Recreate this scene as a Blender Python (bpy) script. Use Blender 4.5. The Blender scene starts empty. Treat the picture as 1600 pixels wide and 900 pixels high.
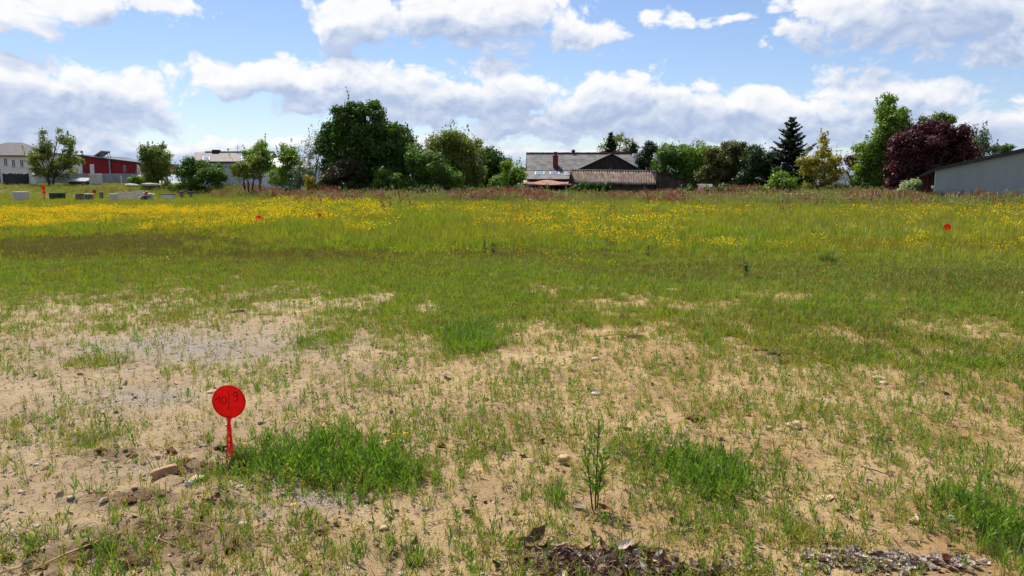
import bpy, math, random
import numpy as np
from mathutils import Vector

R = math.radians
rng = np.random.default_rng(7)
random.seed(7)
scene = bpy.context.scene
COL = scene.collection

# ------------------------------------------------------------------ camera
CAMZ, FPX, PITCH = 1.6, 1208.0, math.atan(163.0 / 1208.0)
cam = bpy.data.objects.new('camera', bpy.data.cameras.new('camera'))
COL.objects.link(cam)
cam.location = (0, 0, CAMZ)
cam.rotation_euler = (math.pi / 2 - PITCH, 0, 0)
cam.data.sensor_width = 36.0
cam.data.lens = 36.0 * FPX / 1600.0
cam.data.clip_start = 0.05
cam.data.clip_end = 6000
scene.camera = cam
scene.render.resolution_x, scene.render.resolution_y = 1024, 576

# ------------------------------------------------------------------ light and exposure
SUN_EL, SUN_AZ = R(56), R(-24)          # azimuth from +Y, negative = to the left
sd = Vector((math.sin(SUN_AZ) * math.cos(SUN_EL), math.cos(SUN_AZ) * math.cos(SUN_EL), math.sin(SUN_EL)))
sun = bpy.data.objects.new('sun', bpy.data.lights.new('sun', 'SUN'))
COL.objects.link(sun)
sun.data.energy = 4.9
sun.data.angle = R(0.53)
sun.data.color = (1.0, 0.955, 0.88)
sun.rotation_euler = sd.to_track_quat('Z', 'Y').to_euler()
sun.location = (0, 0, 60)
vs = scene.view_settings
vs.view_transform = 'Standard'
vs.look = 'None'
vs.exposure = 0.32
vs.gamma = 1.0
vs.use_curve_mapping = False
scene.render.engine = 'CYCLES'
cy = scene.cycles
cy.max_bounces = 6
cy.diffuse_bounces = 3
cy.glossy_bounces = 2
cy.transmission_bounces = 4
cy.transparent_max_bounces = 4
cy.use_denoising = True
cy.denoiser = 'OPENIMAGEDENOISE'
cy.denoising_input_passes = 'RGB_ALBEDO_NORMAL'
cy.denoising_prefilter = 'ACCURATE'
cy.use_adaptive_sampling = True
cy.adaptive_threshold = 0.02
cy.sample_clamp_indirect = 6.0
scene.render.filter_size = 1.1

# ------------------------------------------------------------------ projection helpers (positions are metres in the place)
CP, SP = math.cos(PITCH), math.sin(PITCH)
def ray(u, v):
    a = (u - 800.0) / FPX; b = (450.0 - v) / FPX
    y = CP + b * SP
    return a / y, (-SP + b * CP) / y
def at(u, v, Y):
    rx, rz = ray(u, v)
    return Vector((rx * Y, Y, CAMZ + rz * Y))
def gnd(u, v):
    rx, rz = ray(u, v)
    Y = -CAMZ / rz
    return rx * Y, Y
def proj(x, y, z=0.0):
    dz = z - CAMZ
    f = y * CP - dz * SP
    return 800.0 + FPX * x / f, 450.0 - FPX * (y * SP + dz * CP) / f

# ------------------------------------------------------------------ sky with clouds (world)
world = bpy.data.worlds.new('World')
scene.world = world
world.use_nodes = True
WT = world.node_tree
WT.nodes.clear()

class NT:
    """short hand for building node trees"""
    def __init__(s, tree): s.t = tree
    def n(s, kind, **kw):
        nd = s.t.nodes.new(kind)
        for k, v in kw.items(): setattr(nd, k, v)
        return nd
    def link(s, a, b): s.t.links.new(a, b)
    def put(s, sock, v):
        if v is None: return
        if hasattr(v, 'is_linked') or hasattr(v, 'links'): s.link(v, sock)
        else: sock.default_value = v
    def m(s, op, a, b=None, c=None, clamp=False):
        nd = s.n('ShaderNodeMath', operation=op, use_clamp=clamp)
        s.put(nd.inputs[0], a); s.put(nd.inputs[1], b); s.put(nd.inputs[2], c)
        return nd.outputs[0]
    def vm(s, op, a, b=None):
        nd = s.n('ShaderNodeVectorMath', operation=op)
        s.put(nd.inputs[0], a); s.put(nd.inputs[1], b)
        return nd.outputs['Value'] if op in ('DOT_PRODUCT', 'LENGTH') else nd.outputs[0]
    def mr(s, v, a, b, c=0.0, d=1.0, smooth=True):
        nd = s.n('ShaderNodeMapRange', interpolation_type='SMOOTHSTEP' if smooth else 'LINEAR')
        s.put(nd.inputs[0], v); nd.inputs[1].default_value = a; nd.inputs[2].default_value = b
        s.put(nd.inputs[3], c); s.put(nd.inputs[4], d)
        return nd.outputs[0]
    def mix(s, f, a, b, blend='MIX'):
        nd = s.n('ShaderNodeMix', data_type='RGBA', blend_type=blend)
        s.put(nd.inputs[0], f); s.put(nd.inputs[6], a); s.put(nd.inputs[7], b)
        return nd.outputs[2]
    def noise(s, vec, scale, detail=4, rough=0.55, dim='3D', dist=0.0):
        nd = s.n('ShaderNodeTexNoise', noise_dimensions=dim)
        s.put(nd.inputs['Vector'], vec)
        nd.inputs['Scale'].default_value = scale; nd.inputs['Detail'].default_value = detail
        nd.inputs['Roughness'].default_value = rough; nd.inputs['Distortion'].default_value = dist
        return nd.outputs[0]
    def ramp(s, f, stops):
        nd = s.n('ShaderNodeValToRGB')
        els = nd.color_ramp.elements
        while len(els) < len(stops): els.new(0.5)
        for e, (p, c) in zip(els, stops):
            e.position = p; e.color = (*c, 1.0) if len(c) == 3 else c
        s.put(nd.inputs[0], f)
        return nd.outputs[0]

# cloud masses: centre and half-size in picture units, turned into azimuth / elevation
CLOUDS = [
    (545, 30, 90, 46), (660, 22, 140, 58), (790, 28, 150, 60), (905, 48, 120, 40),
    (740, 26, 280, 50), (1016, 26, 40, 30, .42), (1088, 32, 74, 36, .40), (1150, 26, 70, 20, .45),
    (1330, 14, 140, 54), (1460, 20, 220, 92), (1590, 66, 150, 58), (1265, 42, 70, 18),
    (0, 25, 80, 44), (130, 4, 90, 36), (250, 14, 80, 32),
    (50, 140, 170, 62), (190, 165, 150, 50), (0, 195, 240, 56),
    (410, 124, 150, 40), (570, 142, 190, 66), (760, 160, 230, 74), (960, 172, 240, 74), (880, 185, 300, 56),
    (1140, 190, 170, 56), (1265, 196, 110, 64), (1400, 176, 170, 76), (1560, 210, 150, 50),
    (200, 248, 460, 40), (640, 244, 420, 36), (1050, 252, 460, 34), (1480, 250, 420, 42),
]
def ng(name, ins, outs):
    gr = bpy.data.node_groups.new(name, 'ShaderNodeTree')
    for n_, t_ in ins: gr.interface.new_socket(n_, in_out='INPUT', socket_type=t_)
    for n_, t_ in outs: gr.interface.new_socket(n_, in_out='OUTPUT', socket_type=t_)
    g_ = NT(gr)
    return gr, g_, g_.n('NodeGroupInput'), g_.n('NodeGroupOutput')
FL, VE = 'NodeSocketFloat', 'NodeSocketVector'
gmass, g, gi, go = ng('cloud_mass', [('P', VE)], [('F', FL)])
P = gi.outputs[0]
best = None
for (cx, cyy, rx, ry, *thin) in CLOUDS:
    tx, tz = ray(cx, cyy)
    az = math.atan(tx); el = math.atan(tz / math.hypot(1, tx))
    kx, ky = FPX / rx, FPX / ry
    d = g.n('ShaderNodeVectorMath', operation='MULTIPLY_ADD')
    g.link(P, d.inputs[0]); d.inputs[1].default_value = (kx, ky, 0); d.inputs[2].default_value = (-az * kx, -el * ky, 0)
    val = g.vm('LENGTH', d.outputs[0])
    if thin: val = g.m('ADD', val, thin[0])
    if best is None: best = val
    else:
        nd = g.n('ShaderNodeMath', operation='SMOOTH_MIN')
        g.link(best, nd.inputs[0]); g.link(val, nd.inputs[1]); nd.inputs[2].default_value = 0.12
        best = nd.outputs[0]
best = g.m('SUBTRACT', 0.99, best)
# beyond the picture the same kind of broken cumulus goes on
sep = g.n('ShaderNodeSeparateXYZ'); g.link(P, sep.inputs[0])
far = g.m('MAXIMUM', g.mr(g.m('ABSOLUTE', sep.outputs[0]), 0.66, 0.85, smooth=False), g.mr(sep.outputs[1], 0.25, 0.36, smooth=False))
gen = g.m('MULTIPLY', g.m('SUBTRACT', g.noise(g.vm('MULTIPLY', P, (1.0, 2.2, 1.0)), 3.2, 1, 0.5, '2D'), 0.50), 3.6)
mixf = g.n('ShaderNodeMix', data_type='FLOAT')
g.link(far, mixf.inputs[0]); g.link(best, mixf.inputs[2]); g.link(gen, mixf.inputs[3])
g.link(mixf.outputs[0], go.inputs[0])

gdet, g, gi, go = ng('cloud_detail', [('P', VE)], [('F', FL)])
Ps = g.vm('MULTIPLY', gi.outputs[0], (0.95, 1.4, 0.0))
vor = g.n('ShaderNodeTexVoronoi', feature='F1', voronoi_dimensions='2D')
vor.inputs['Scale'].default_value = 24.0; vor.inputs['Detail'].default_value = 2.0
vor.inputs['Roughness'].default_value = 0.55; vor.inputs['Lacunarity'].default_value = 2.3
g.link(Ps, vor.inputs['Vector'])
puff = g.m('SUBTRACT', 0.45, vor.outputs['Distance'])
fb = g.m('SUBTRACT', g.noise(Ps, 13.0, 6, 0.54, '2D'), 0.5)
g.link(g.m('ADD', g.m('MULTIPLY', puff, 0.5), g.m('MULTIPLY', fb, 1.15)), go.inputs[0])

w = NT(WT)
tc = w.n('ShaderNodeTexCoord')
sp = w.n('ShaderNodeSeparateXYZ'); w.link(tc.outputs['Generated'], sp.inputs[0])
az = w.m('ARCTAN2', sp.outputs[0], sp.outputs[1])
el = w.m('ARCSINE', sp.outputs[2])
cmb = w.n('ShaderNodeCombineXYZ'); w.link(az, cmb.inputs[0]); w.link(el, cmb.inputs[1])
wn = w.n('ShaderNodeTexNoise', noise_dimensions='2D'); wn.inputs['Scale'].default_value = 10.0; wn.inputs['Detail'].default_value = 3.0
w.link(cmb.outputs[0], wn.inputs['Vector'])
wsc = w.n('ShaderNodeVectorMath', operation='MULTIPLY_ADD'); w.link(wn.outputs[1], wsc.inputs[0])
wsc.inputs[1].default_value = (0.05, 0.035, 0); wsc.inputs[2].default_value = (-0.025, -0.0175, 0)
PW = w.vm('ADD', cmb.outputs[0], wsc.outputs[0])
def field(gr, off):
    nd = w.n('ShaderNodeGroup'); nd.node_tree = gr
    w.link(w.vm('ADD', PW, off), nd.inputs[0])
    return nd.outputs[0]
m0 = field(gmass, (0, 0, 0))
osc = w.n('ShaderNodeVectorMath', operation='SCALE'); osc.inputs[0].default_value = (-0.008, 0.030, 0)
w.link(w.mr(el, 0.02, 0.13, 0.25, 1.0), osc.inputs['Scale'])          # banks near the horizon are seen smaller
m1 = field(gmass, osc.outputs[0])
d0, d1 = field(gdet, (0, 0, 0)), field(gdet, (-0.005, 0.009, 0))
f0 = w.m('ADD', m0, d0)
dens = w.mr(f0, -0.02, 0.30)
under = w.mr(w.m('ADD', m1, w.m('MULTIPLY', d1, 0.34)), -0.06, 0.60)
relief = w.m('MULTIPLY', w.m('SUBTRACT', d0, d1), 0.40)
lit = w.m('ADD', w.m('SUBTRACT', 1.0, w.m('MULTIPLY', under, 0.67)), relief, clamp=True)
ccol = w.ramp(lit, [(0.0, (0.34, 0.44, 0.66)), (0.25, (0.46, 0.56, 0.77)), (0.5, (0.68, 0.75, 0.89)), (0.8, (0.90, 0.92, 0.97)), (1.0, (1.0, 1.0, 1.0))])
sky = w.n('ShaderNodeTexSky', sky_type='NISHITA', sun_disc=False)
sky.sun_elevation = SUN_EL; sky.sun_rotation = SUN_AZ % (2 * math.pi)
sky.altitude = 50; sky.air_density = 1.0; sky.dust_density = 0.3; sky.ozone_density = 2.0
BG = 0.092
skyc = w.mix(1.0, sky.outputs[0], (0.93, 0.96, 1.10, 1), 'MULTIPLY')
cs = w.n('ShaderNodeVectorMath', operation='SCALE'); w.link(ccol, cs.inputs[0]); cs.inputs['Scale'].default_value = 0.80 / BG
above = w.mr(el, -0.01, 0.01)
tot = w.mix(w.m('MULTIPLY', w.m('MULTIPLY', dens, 0.97), above), skyc, cs.outputs[0])
bg = w.n('ShaderNodeBackground'); w.link(tot, bg.inputs[0]); bg.inputs[1].default_value = BG
wo = w.n('ShaderNodeOutputWorld'); w.link(bg.outputs[0], wo.inputs[0])
world.cycles.sampling_method = 'NONE'

# ------------------------------------------------------------------ helpers: noise, meshes, tags
def vnoise(x, y, seed=0):
    x = np.asarray(x, float); y = np.asarray(y, float)
    xi = np.floor(x).astype(np.int64); yi = np.floor(y).astype(np.int64)
    fx = x - xi; fy = y - yi
    fx = fx * fx * (3 - 2 * fx); fy = fy * fy * (3 - 2 * fy)
    def h(a, b):
        n = (a * 374761393 + b * 668265263 + seed * 1274126177) & 0xFFFFFFFF
        n = ((n ^ (n >> 13)) * 1274126177) & 0xFFFFFFFF
        n = n ^ (n >> 16)
        return (n & 0xFFFF) / 65535.0
    return (h(xi, yi) * (1 - fx) + h(xi + 1, yi) * fx) * (1 - fy) + (h(xi, yi + 1) * (1 - fx) + h(xi + 1, yi + 1) * fx) * fy
def fbm(x, y, seed=0, oct=4):
    s = 0; a = 0.5; n = 0
    for i in range(oct):
        s = s + a * vnoise(x * 2 ** i + 17.3 * i, y * 2 ** i - 9.1 * i, seed + i); n += a; a *= 0.5
    return s / n
def sstep(a, b, x):
    t = np.clip((np.asarray(x, float) - a) / (b - a), 0, 1)
    return t * t * (3 - 2 * t)

def mesh_np(name, V, Fs, mats=(), smooth=False, attrs=None, matidx=None):
    """V (n,3); Fs list of int arrays (k, 3 or 4)"""
    me = bpy.data.meshes.new(name)
    V = np.asarray(V, np.float32)
    me.vertices.add(len(V)); me.vertices.foreach_set('co', V.ravel())
    loops = np.concatenate([np.asarray(f, np.int32).ravel() for f in Fs])
    tot = np.concatenate([np.full(len(f), np.asarray(f).shape[1], np.int32) for f in Fs])
    st = np.concatenate([[0], np.cumsum(tot)[:-1]]).astype(np.int32)
    me.loops.add(len(loops)); me.loops.foreach_set('vertex_index', loops)
    me.polygons.add(len(tot)); me.polygons.foreach_set('loop_start', st)
    if smooth: me.polygons.foreach_set('use_smooth', np.ones(len(tot), bool))
    if matidx is not None: me.polygons.foreach_set('material_index', np.asarray(matidx, np.int32))
    for m_ in mats: me.materials.append(m_)
    for k, v in (attrs or {}).items():
        a = me.attributes.new(k, 'FLOAT', 'POINT'); a.data.foreach_set('value', np.asarray(v, np.float32))
    me.update(calc_edges=True)
    return me

class MB:
    """collects polygons for one mesh"""
    def __init__(s): s.V = []; s.F = []; s.M = []
    def add(s, vs, fs, m=0):
        o = len(s.V)
        s.V += [tuple(v) for v in vs]
        s.F += [tuple(o + i for i in f) for f in fs]; s.M += [m] * len(fs)
        return s
    def box(s, x0, x1, y0, y1, z0, z1, m=0):
        return s.add([(x, y, z) for z in (z0, z1) for y in (y0, y1) for x in (x0, x1)],
                     [(0, 2, 3, 1), (4, 5, 7, 6), (0, 1, 5, 4), (2, 6, 7, 3), (0, 4, 6, 2), (1, 3, 7, 5)], m)
    def prism(s, pts, y0, y1, m=0):
        """polygon pts (x,z) counter-clockwise seen from -y, extruded y0..y1"""
        n = len(pts)
        vs = [(x, y0, z) for x, z in pts] + [(x, y1, z) for x, z in pts]
        fs = [tuple(range(n)), tuple(range(2 * n - 1, n - 1, -1))]
        fs += [(i, i + n, (i + 1) % n + n, (i + 1) % n) for i in range(n)]
        return s.add(vs, fs, m)
    def slab(s, q, t, m=0):
        """a quad of four corners given thickness t along its normal (downwards)"""
        q = [Vector(p) for p in q]
        n = (q[1] - q[0]).cross(q[3] - q[0]).normalized()
        if n.z < 0: n = -n
        b = [p - n * t for p in q]
        return s.add(q + b, [(0, 1, 2, 3), (7, 6, 5, 4)] + [(i, i + 4, (i + 1) % 4 + 4, (i + 1) % 4) for i in range(4)], m)
    def tube(s, pts, rad, sides=6, m=0):
        pts = [Vector(p) for p in pts]; k = len(pts)
        if not hasattr(rad, '__len__'): rad = [rad] * k
        ring = []
        for i, p in enumerate(pts):
            d = (pts[min(i + 1, k - 1)] - pts[max(i - 1, 0)]).normalized()
            a = d.cross(Vector((0.31, 0.95, 0.1))); a = (a if a.length > 1e-3 else d.cross(Vector((1, 0, 0)))).normalized()
            b = d.cross(a)
            ring += [p + (a * math.cos(2 * math.pi * j / sides) + b * math.sin(2 * math.pi * j / sides)) * rad[i] for j in range(sides)]
        fs = [(i * sides + j, i * sides + (j + 1) % sides, (i + 1) * sides + (j + 1) % sides, (i + 1) * sides + j)
              for i in range(k - 1) for j in range(sides)]
        fs += [tuple(range(sides - 1, -1, -1)), tuple(range((k - 1) * sides, k * sides))]
        return s.add(ring, fs, m)
    def mesh(s, name, mats, smooth=False):
        me = bpy.data.meshes.new(name)
        me.from_pydata(s.V, [], s.F)
        for m_ in (mats if isinstance(mats, (list, tuple)) else [mats]): me.materials.append(m_)
        me.polygons.foreach_set('material_index', s.M)
        if smooth: me.polygons.foreach_set('use_smooth', [True] * len(s.F))
        me.update()
        return me
    def build(s, name, mats, parent=None, smooth=False, loc=None):
        return obj(name, s.mesh(name, mats, smooth), parent, loc)

def obj(name, data, parent=None, loc=None):
    o = bpy.data.objects.new(name, data)
    COL.objects.link(o)
    if parent is not None: o.parent = parent
    if loc is not None: o.location = loc
    return o
def tag(o, label=None, cat=None, group=None, kind=None):
    if label: o['label'] = label
    if cat: o['category'] = cat
    if group: o['group'] = group
    if kind: o['kind'] = kind
    return o
def thing(name, label, cat, loc=(0, 0, 0), rz=0.0, group=None):
    o = bpy.data.objects.new(name, None)
    COL.objects.link(o)
    o.empty_display_size = 0.2
    o.location = loc; o.rotation_euler = (0, 0, rz)
    return tag(o, label, cat, group)

# ------------------------------------------------------------------ materials
def mat(name):
    m_ = bpy.data.materials.new(name); m_.use_nodes = True
    m_.node_tree.nodes.clear()
    return m_, NT(m_.node_tree)
def c4(c): return (*c, 1.0)
def hexc(r, g_, b):
    f_ = lambda v: (v / 255 / 12.92) if v / 255 <= 0.04045 else ((v / 255 + 0.055) / 1.055) ** 2.4
    return (f_(r), f_(g_), f_(b))
def plain(name, c, c2=None, rough=0.8, scale=6.0, bump=0.0, bscale=40.0, spec=0.3, stretch=None, detail=5):
    """one colour drifting to a second with noise, optional fine relief"""
    m_, t = mat(name)
    tcn = t.n('ShaderNodeTexCoord')
    vec = tcn.outputs['Object']
    if stretch: vec = t.vm('MULTIPLY', vec, stretch)
    bs = t.n('ShaderNodeBsdfPrincipled')
    bs.inputs['Roughness'].default_value = rough; bs.inputs['Specular IOR Level'].default_value = spec
    if c2 is not None:
        f_ = t.mr(t.noise(vec, scale, detail, 0.65), 0.3, 0.7)
        t.link(t.mix(f_, c4(c), c4(c2)), bs.inputs['Base Color'])
    else: bs.inputs['Base Color'].default_value = c4(c)
    if bump:
        b = t.n('ShaderNodeBump'); b.inputs['Strength'].default_value = bump; b.inputs['Distance'].default_value = 0.02
        t.link(t.noise(vec, bscale, 5, 0.6), b.inputs['Height']); t.link(b.outputs[0], bs.inputs['Normal'])
    o = t.n('ShaderNodeOutputMaterial'); t.link(bs.outputs[0], o.inputs[0])
    return m_
def leafmat(name, cols, trans=0.4, patch=0.0, pcol=None, pscale=0.3, attr='tint', rough=0.5, spec=0.35, tmul=(1.15, 1.2, 0.55)):
    """foliage: colour varies by leaf clump (attr) and by plant, light shines through the blades"""
    m_, t = mat(name)
    oi = t.n('ShaderNodeObjectInfo')
    at_ = t.n('ShaderNodeAttribute', attribute_name=attr)
    f_ = t.m('FRACT', t.m('ADD', at_.outputs['Fac'], oi.outputs['Random']))
    k = len(cols) - 1
    col = t.ramp(f_, [(i / k, c) for i, c in enumerate(cols)])
    if pcol is not None:
        gm = t.n('ShaderNodeNewGeometry')
        col = t.mix(t.m('MULTIPLY', t.mr(t.noise(gm.outputs['Position'], pscale, 3, 0.6), 0.42, 0.62), patch), col, c4(pcol))
    bs = t.n('ShaderNodeBsdfPrincipled')
    bs.inputs['Roughness'].default_value = rough; bs.inputs['Specular IOR Level'].default_value = spec
    t.link(col, bs.inputs['Base Color'])
    tr = t.n('ShaderNodeBsdfTranslucent')
    t.link(t.mix(1.0, col, c4(tmul), 'MULTIPLY'), tr.inputs[0])
    mx = t.n('ShaderNodeMixShader'); mx.inputs[0].default_value = trans
    t.link(bs.outputs[0], mx.inputs[1]); t.link(tr.outputs[0], mx.inputs[2])
    o = t.n('ShaderNodeOutputMaterial'); t.link(mx.outputs[0], o.inputs[0])
    return m_

# ------------------------------------------------------------------ terrain: height and ground cover as functions of the place
def blobs(x, y, lst):
    """sum of soft ellipses (u, v, ru, rv, strength) that were read off the photograph and laid on the ground"""
    s = np.zeros_like(np.asarray(x, float))
    for (u, v, ru, rv, k) in lst:
        cx, cy0 = gnd(u, v); rx = ru * cy0 / FPX
        ya, yb = gnd(u, v - rv)[1], gnd(u, v + rv)[1]
        ry = max(abs(ya - yb) / 2, 0.02)
        s = np.maximum(s, k * np.exp(-(((x - cx) / rx) ** 2 + ((y - cy0) / ry) ** 2)))
    return s
ROUGH = [(180, 712, 70, 14, .8), (300, 735, 60, 20, .9), (215, 785, 110, 16, 1), (260, 850, 170, 45, 1), (120, 880, 90, 30, .9), (330, 790, 60, 30, .6),
         (330, 700, 60, 18, .6), (520, 825, 60, 20, .5), (590, 785, 50, 14, .5), (1085, 652, 30, 6, .7), (985, 528, 22, 4, .6), (1220, 556, 45, 12, .8),
         (1400, 815, 50, 12, .5), (1500, 830, 60, 20, .5), (370, 489, 20, 5, .8), (1370, 690, 25, 6, .4), (620, 860, 90, 20, .5), (30, 555, 30, 8, .5)]
def height(x, y):
    x = np.asarray(x, float); y = np.asarray(y, float)
    d = np.hypot(x, y)
    near = 1 - sstep(14, 40, d)
    h = 0.05 * (fbm(x / 2.3, y / 2.3, 3, 3) - 0.5) + near * (0.040 * (fbm(x * 1.9, y * 1.9, 5, 3) - 0.5) + 0.042 * (fbm(x * 7, y * 7, 9, 3) - 0.5) + 0.016 * (fbm(x * 21, y * 21, 13, 2) - 0.5))
    m_ = (d < 16)
    if np.any(m_):
        xr, yr = x[m_], y[m_]
        r = blobs(xr, yr, ROUGH)
        h[m_] += r * (0.075 * np.clip(fbm(xr * 5.5, yr * 7.5, 21, 4) - 0.40, 0, 1) * 2 + 0.02 * (fbm(xr * 22, yr * 22, 23, 2) - 0.5))
    far = sstep(76, 110, y)
    h += far * (1.25 * (1 - sstep(-45, -8, x)) + 0.25)
    return h
GRASSLINE = np.array([[-600, 500], [0, 496], [200, 492], [400, 488], [470, 505], [560, 530], [640, 545], [760, 556], [860, 556], [930, 548], [1010, 545], [1100, 555],
                      [1180, 580], [1250, 598], [1350, 596], [1450, 604], [1600, 616], [2200, 620]], float)
PATCH = [(1350, 650, 260, 70, .42), (1150, 800, 220, 60, .34), (700, 640, 300, 60, .30), (1000, 640, 200, 60, .30), (480, 600, 160, 40, .3), (800, 830, 200, 50, .28), (520, 728, 130, 42, 1.15), (430, 720, 60, 26, 1.0), (610, 745, 70, 34, 1.0), (1110, 738, 75, 46, 1.1), (1000, 712, 60, 40, .7), (760, 700, 70, 40, .55),
         (890, 700, 50, 24, .5), (735, 522, 55, 18, 1.2), (140, 685, 70, 18, .8), (640, 600, 200, 35, .42), (850, 640, 220, 40, .35),
         (330, 625, 40, 12, .55), (150, 568, 60, 14, .4), (520, 530, 60, 20, .6), (1130, 620, 150, 40, .5), (1420, 690, 150, 60, .45), (1550, 750, 100, 50, .5),
         (1560, 830, 80, 60, 1.0), (1240, 815, 60, 30, .6), (170, 870, 120, 30, .6), (470, 800, 40, 14, .4), (260, 820, 90, 30, .45), (1010, 590, 60, 20, .4), (830, 770, 60, 40, .45),
         (640, 870, 70, 34, .5), (1330, 760, 60, 20, .4), (700, 760, 60, 26, .4), (1240, 640, 80, 24, .45), (930, 800, 40, 18, .5), (1500, 640, 140, 30, .5)]
BARE = [(620, 470, 280, 24, .9), (960, 465, 240, 22, .9), (1270, 470, 180, 20, .8), (1050, 455, 40, 5, .9), (250, 470, 220, 8, .35), (1500, 520, 220, 34, .8), (1000, 535, 300, 40, .9), (1250, 560, 200, 40, .7), (500, 505, 160, 20, .8), (1200, 425, 260, 6, .3), (1150, 445, 200, 8, .3)]
GRAVEL = [(500, 780, 90, 26, 1.0), (330, 540, 300, 42, .75), (220, 620, 180, 30, .75), (840, 590, 60, 16, .6), (230, 740, 120, 26, .45), (420, 800, 120, 30, .7), (450, 750, 50, 30, .8), (60, 660, 120, 60, .35), (100, 850, 160, 40, .4), (1470, 620, 160, 18, .25)]
def cover(x, y):
    """how densely the soil is overgrown, 0 bare to 1 closed turf"""
    x = np.asarray(x, float); y = np.asarray(y, float)
    u, v = proj(x, np.maximum(y, 1.5), 0.0)
    vb = np.interp(u, GRASSLINE[:, 0], GRASSLINE[:, 1])
    n = fbm(x * 0.9, y * 0.9, 31, 4) - 0.5
    n2 = fbm(x * 3.1, y * 3.1, 37, 3) - 0.5
    n3 = fbm(x * 9.0, y * 9.0, 39, 2) - 0.5
    base = sstep(-70, 105, (vb - v) + 65 * n + 80 * n2 + 60 * n3)
    base = np.clip(base - blobs(x, y, BARE) * sstep(0.37, 0.60, fbm(x * 1.5, y * 1.1, 41, 4) + .35 * n3) * .95, 0, 1)
    p = blobs(x, y, PATCH) * (0.55 + 1.0 * (n2 + 0.5)) * (1 + 0.5 * n)
    return np.clip(np.maximum(base, p), 0, 1)

# one sheet, fine near the camera and coarse towards the horizon
def spaced(lo, hi, fine_lo, fine_hi, step, growth):
    a = list(np.arange(fine_lo, fine_hi + 1e-6, step))
    s = step; p = a[-1]
    while p < hi: s *= growth; p += s; a.append(p)
    s = step; p = a[0]; pre = []
    while p > lo: s *= growth; p -= s; pre.append(p)
    return np.array(pre[::-1] + a)
gx = spaced(-2500, 2500, -3.4, 3.4, 0.021, 1.035)
gy = spaced(-2500, 3500, 2.9, 6.6, 0.020, 1.03)
GX, GY = np.meshgrid(gx, gy)
fx_, fy_ = GX.ravel(), GY.ravel()
hz = height(fx_, fy_)
nx, ny = len(gx), len(gy)
ii = (np.arange(ny - 1)[:, None] * nx + np.arange(nx - 1)[None, :]).ravel()
quads = np.stack([ii, ii + 1, ii + nx + 1, ii + nx], 1)
cov = cover(fx_, fy_)
grav = np.clip(blobs(fx_, fy_, GRAVEL) * (0.5 + fbm(fx_ * 1.6, fy_ * 1.6, 51, 4)), 0, 1)
rough_a = blobs(fx_, fy_, ROUGH)

def ground_material():
    m_, t = mat('sandy_soil')
    gm = t.n('ShaderNodeNewGeometry'); pos = gm.outputs['Position']
    a_c = t.n('ShaderNodeAttribute', attribute_name='cover').outputs['Fac']
    a_g = t.n('ShaderNodeAttribute', attribute_name='gravel').outputs['Fac']
    a_r = t.n('ShaderNodeAttribute', attribute_name='rough').outputs['Fac']
    big = t.noise(pos, 1.1, 4, 0.6); mid = t.noise(pos, 9.0, 4, 0.65); fine = t.noise(pos, 75.0, 3, 0.7); grit = t.noise(pos, 190.0, 2, 0.7)
    sand = t.mix(t.mr(big, 0.36, 0.64), c4((0.44, 0.275, 0.118)), c4((0.59, 0.41, 0.20)))
    sx = t.n('ShaderNodeSeparateXYZ'); t.link(pos, sx.inputs[0])
    east = t.mr(t.m('ADD', sx.outputs[0], t.m('MULTIPLY', t.m('SUBTRACT', big, 0.5), 6.0)), -3.2, 1.6)   # greyer sand to the left, straw-coloured to the right
    sand = t.mix(t.m('MULTIPLY', t.m('SUBTRACT', 1.0, east), 0.5), sand, c4((0.47, 0.375, 0.26)))
    sand = t.mix(t.mr(mid, 0.52, 0.72), sand, c4((0.31, 0.21, 0.118)))
    grey = t.mix(t.mr(fine, 0.35, 0.65), c4((0.25, 0.205, 0.155)), c4((0.50, 0.435, 0.345)))
    col = t.mix(t.mr(t.m('ADD', a_g, t.m('MULTIPLY', t.m('SUBTRACT', mid, 0.5), 0.5)), 0.2, 0.95), sand, grey)
    col = t.mix(t.m('MULTIPLY', t.mr(t.m('ADD', a_r, t.m('SUBTRACT', mid, 0.5)), 0.25, 0.75), 0.7), col, c4((0.20, 0.125, 0.072)))
    # loose grains: darker and paler specks
    col = t.mix(t.m('MULTIPLY', t.mr(grit, 0.56, 0.70), 0.7), col, c4((0.12, 0.08, 0.05)))
    col = t.mix(t.m('MULTIPLY', t.mr(fine, 0.60, 0.76), 0.45), col, c4((0.60, 0.49, 0.35)))
    turf = t.mix(t.mr(mid, 0.35, 0.7), c4((0.10, 0.092, 0.028)), c4((0.19, 0.145, 0.065)))
    col = t.mix(t.mr(t.m('ADD', a_c, t.m('MULTIPLY', t.m('SUBTRACT', mid, 0.5), 0.6)), 0.45, 1.0), col, turf)
    bs = t.n('ShaderNodeBsdfPrincipled')
    bs.inputs['Roughness'].default_value = 0.95; bs.inputs['Specular IOR Level'].default_value = 0.12
    t.link(col, bs.inputs['Base Color'])
    b1 = t.n('ShaderNodeBump'); b1.inputs['Strength'].default_value = 0.9; b1.inputs['Distance'].default_value = 0.03
    t.link(t.noise(pos, 38.0, 5, 0.7), b1.inputs['Height'])
    b2 = t.n('ShaderNodeBump'); b2.inputs['Strength'].default_value = 0.8; b2.inputs['Distance'].default_value = 0.008
    t.link(grit, b2.inputs['Height']); t.link(b1.outputs[0], b2.inputs['Normal']); t.link(b2.outputs[0], bs.inputs['Normal'])
    o = t.n('ShaderNodeOutputMaterial'); t.link(bs.outputs[0], o.inputs[0])
    return m_
ground = obj('ground', mesh_np('ground', np.stack([fx_, fy_, hz], 1), [quads], [ground_material()], smooth=True,
                               attrs={'cover': cov, 'gravel': grav, 'rough': rough_a}))
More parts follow.
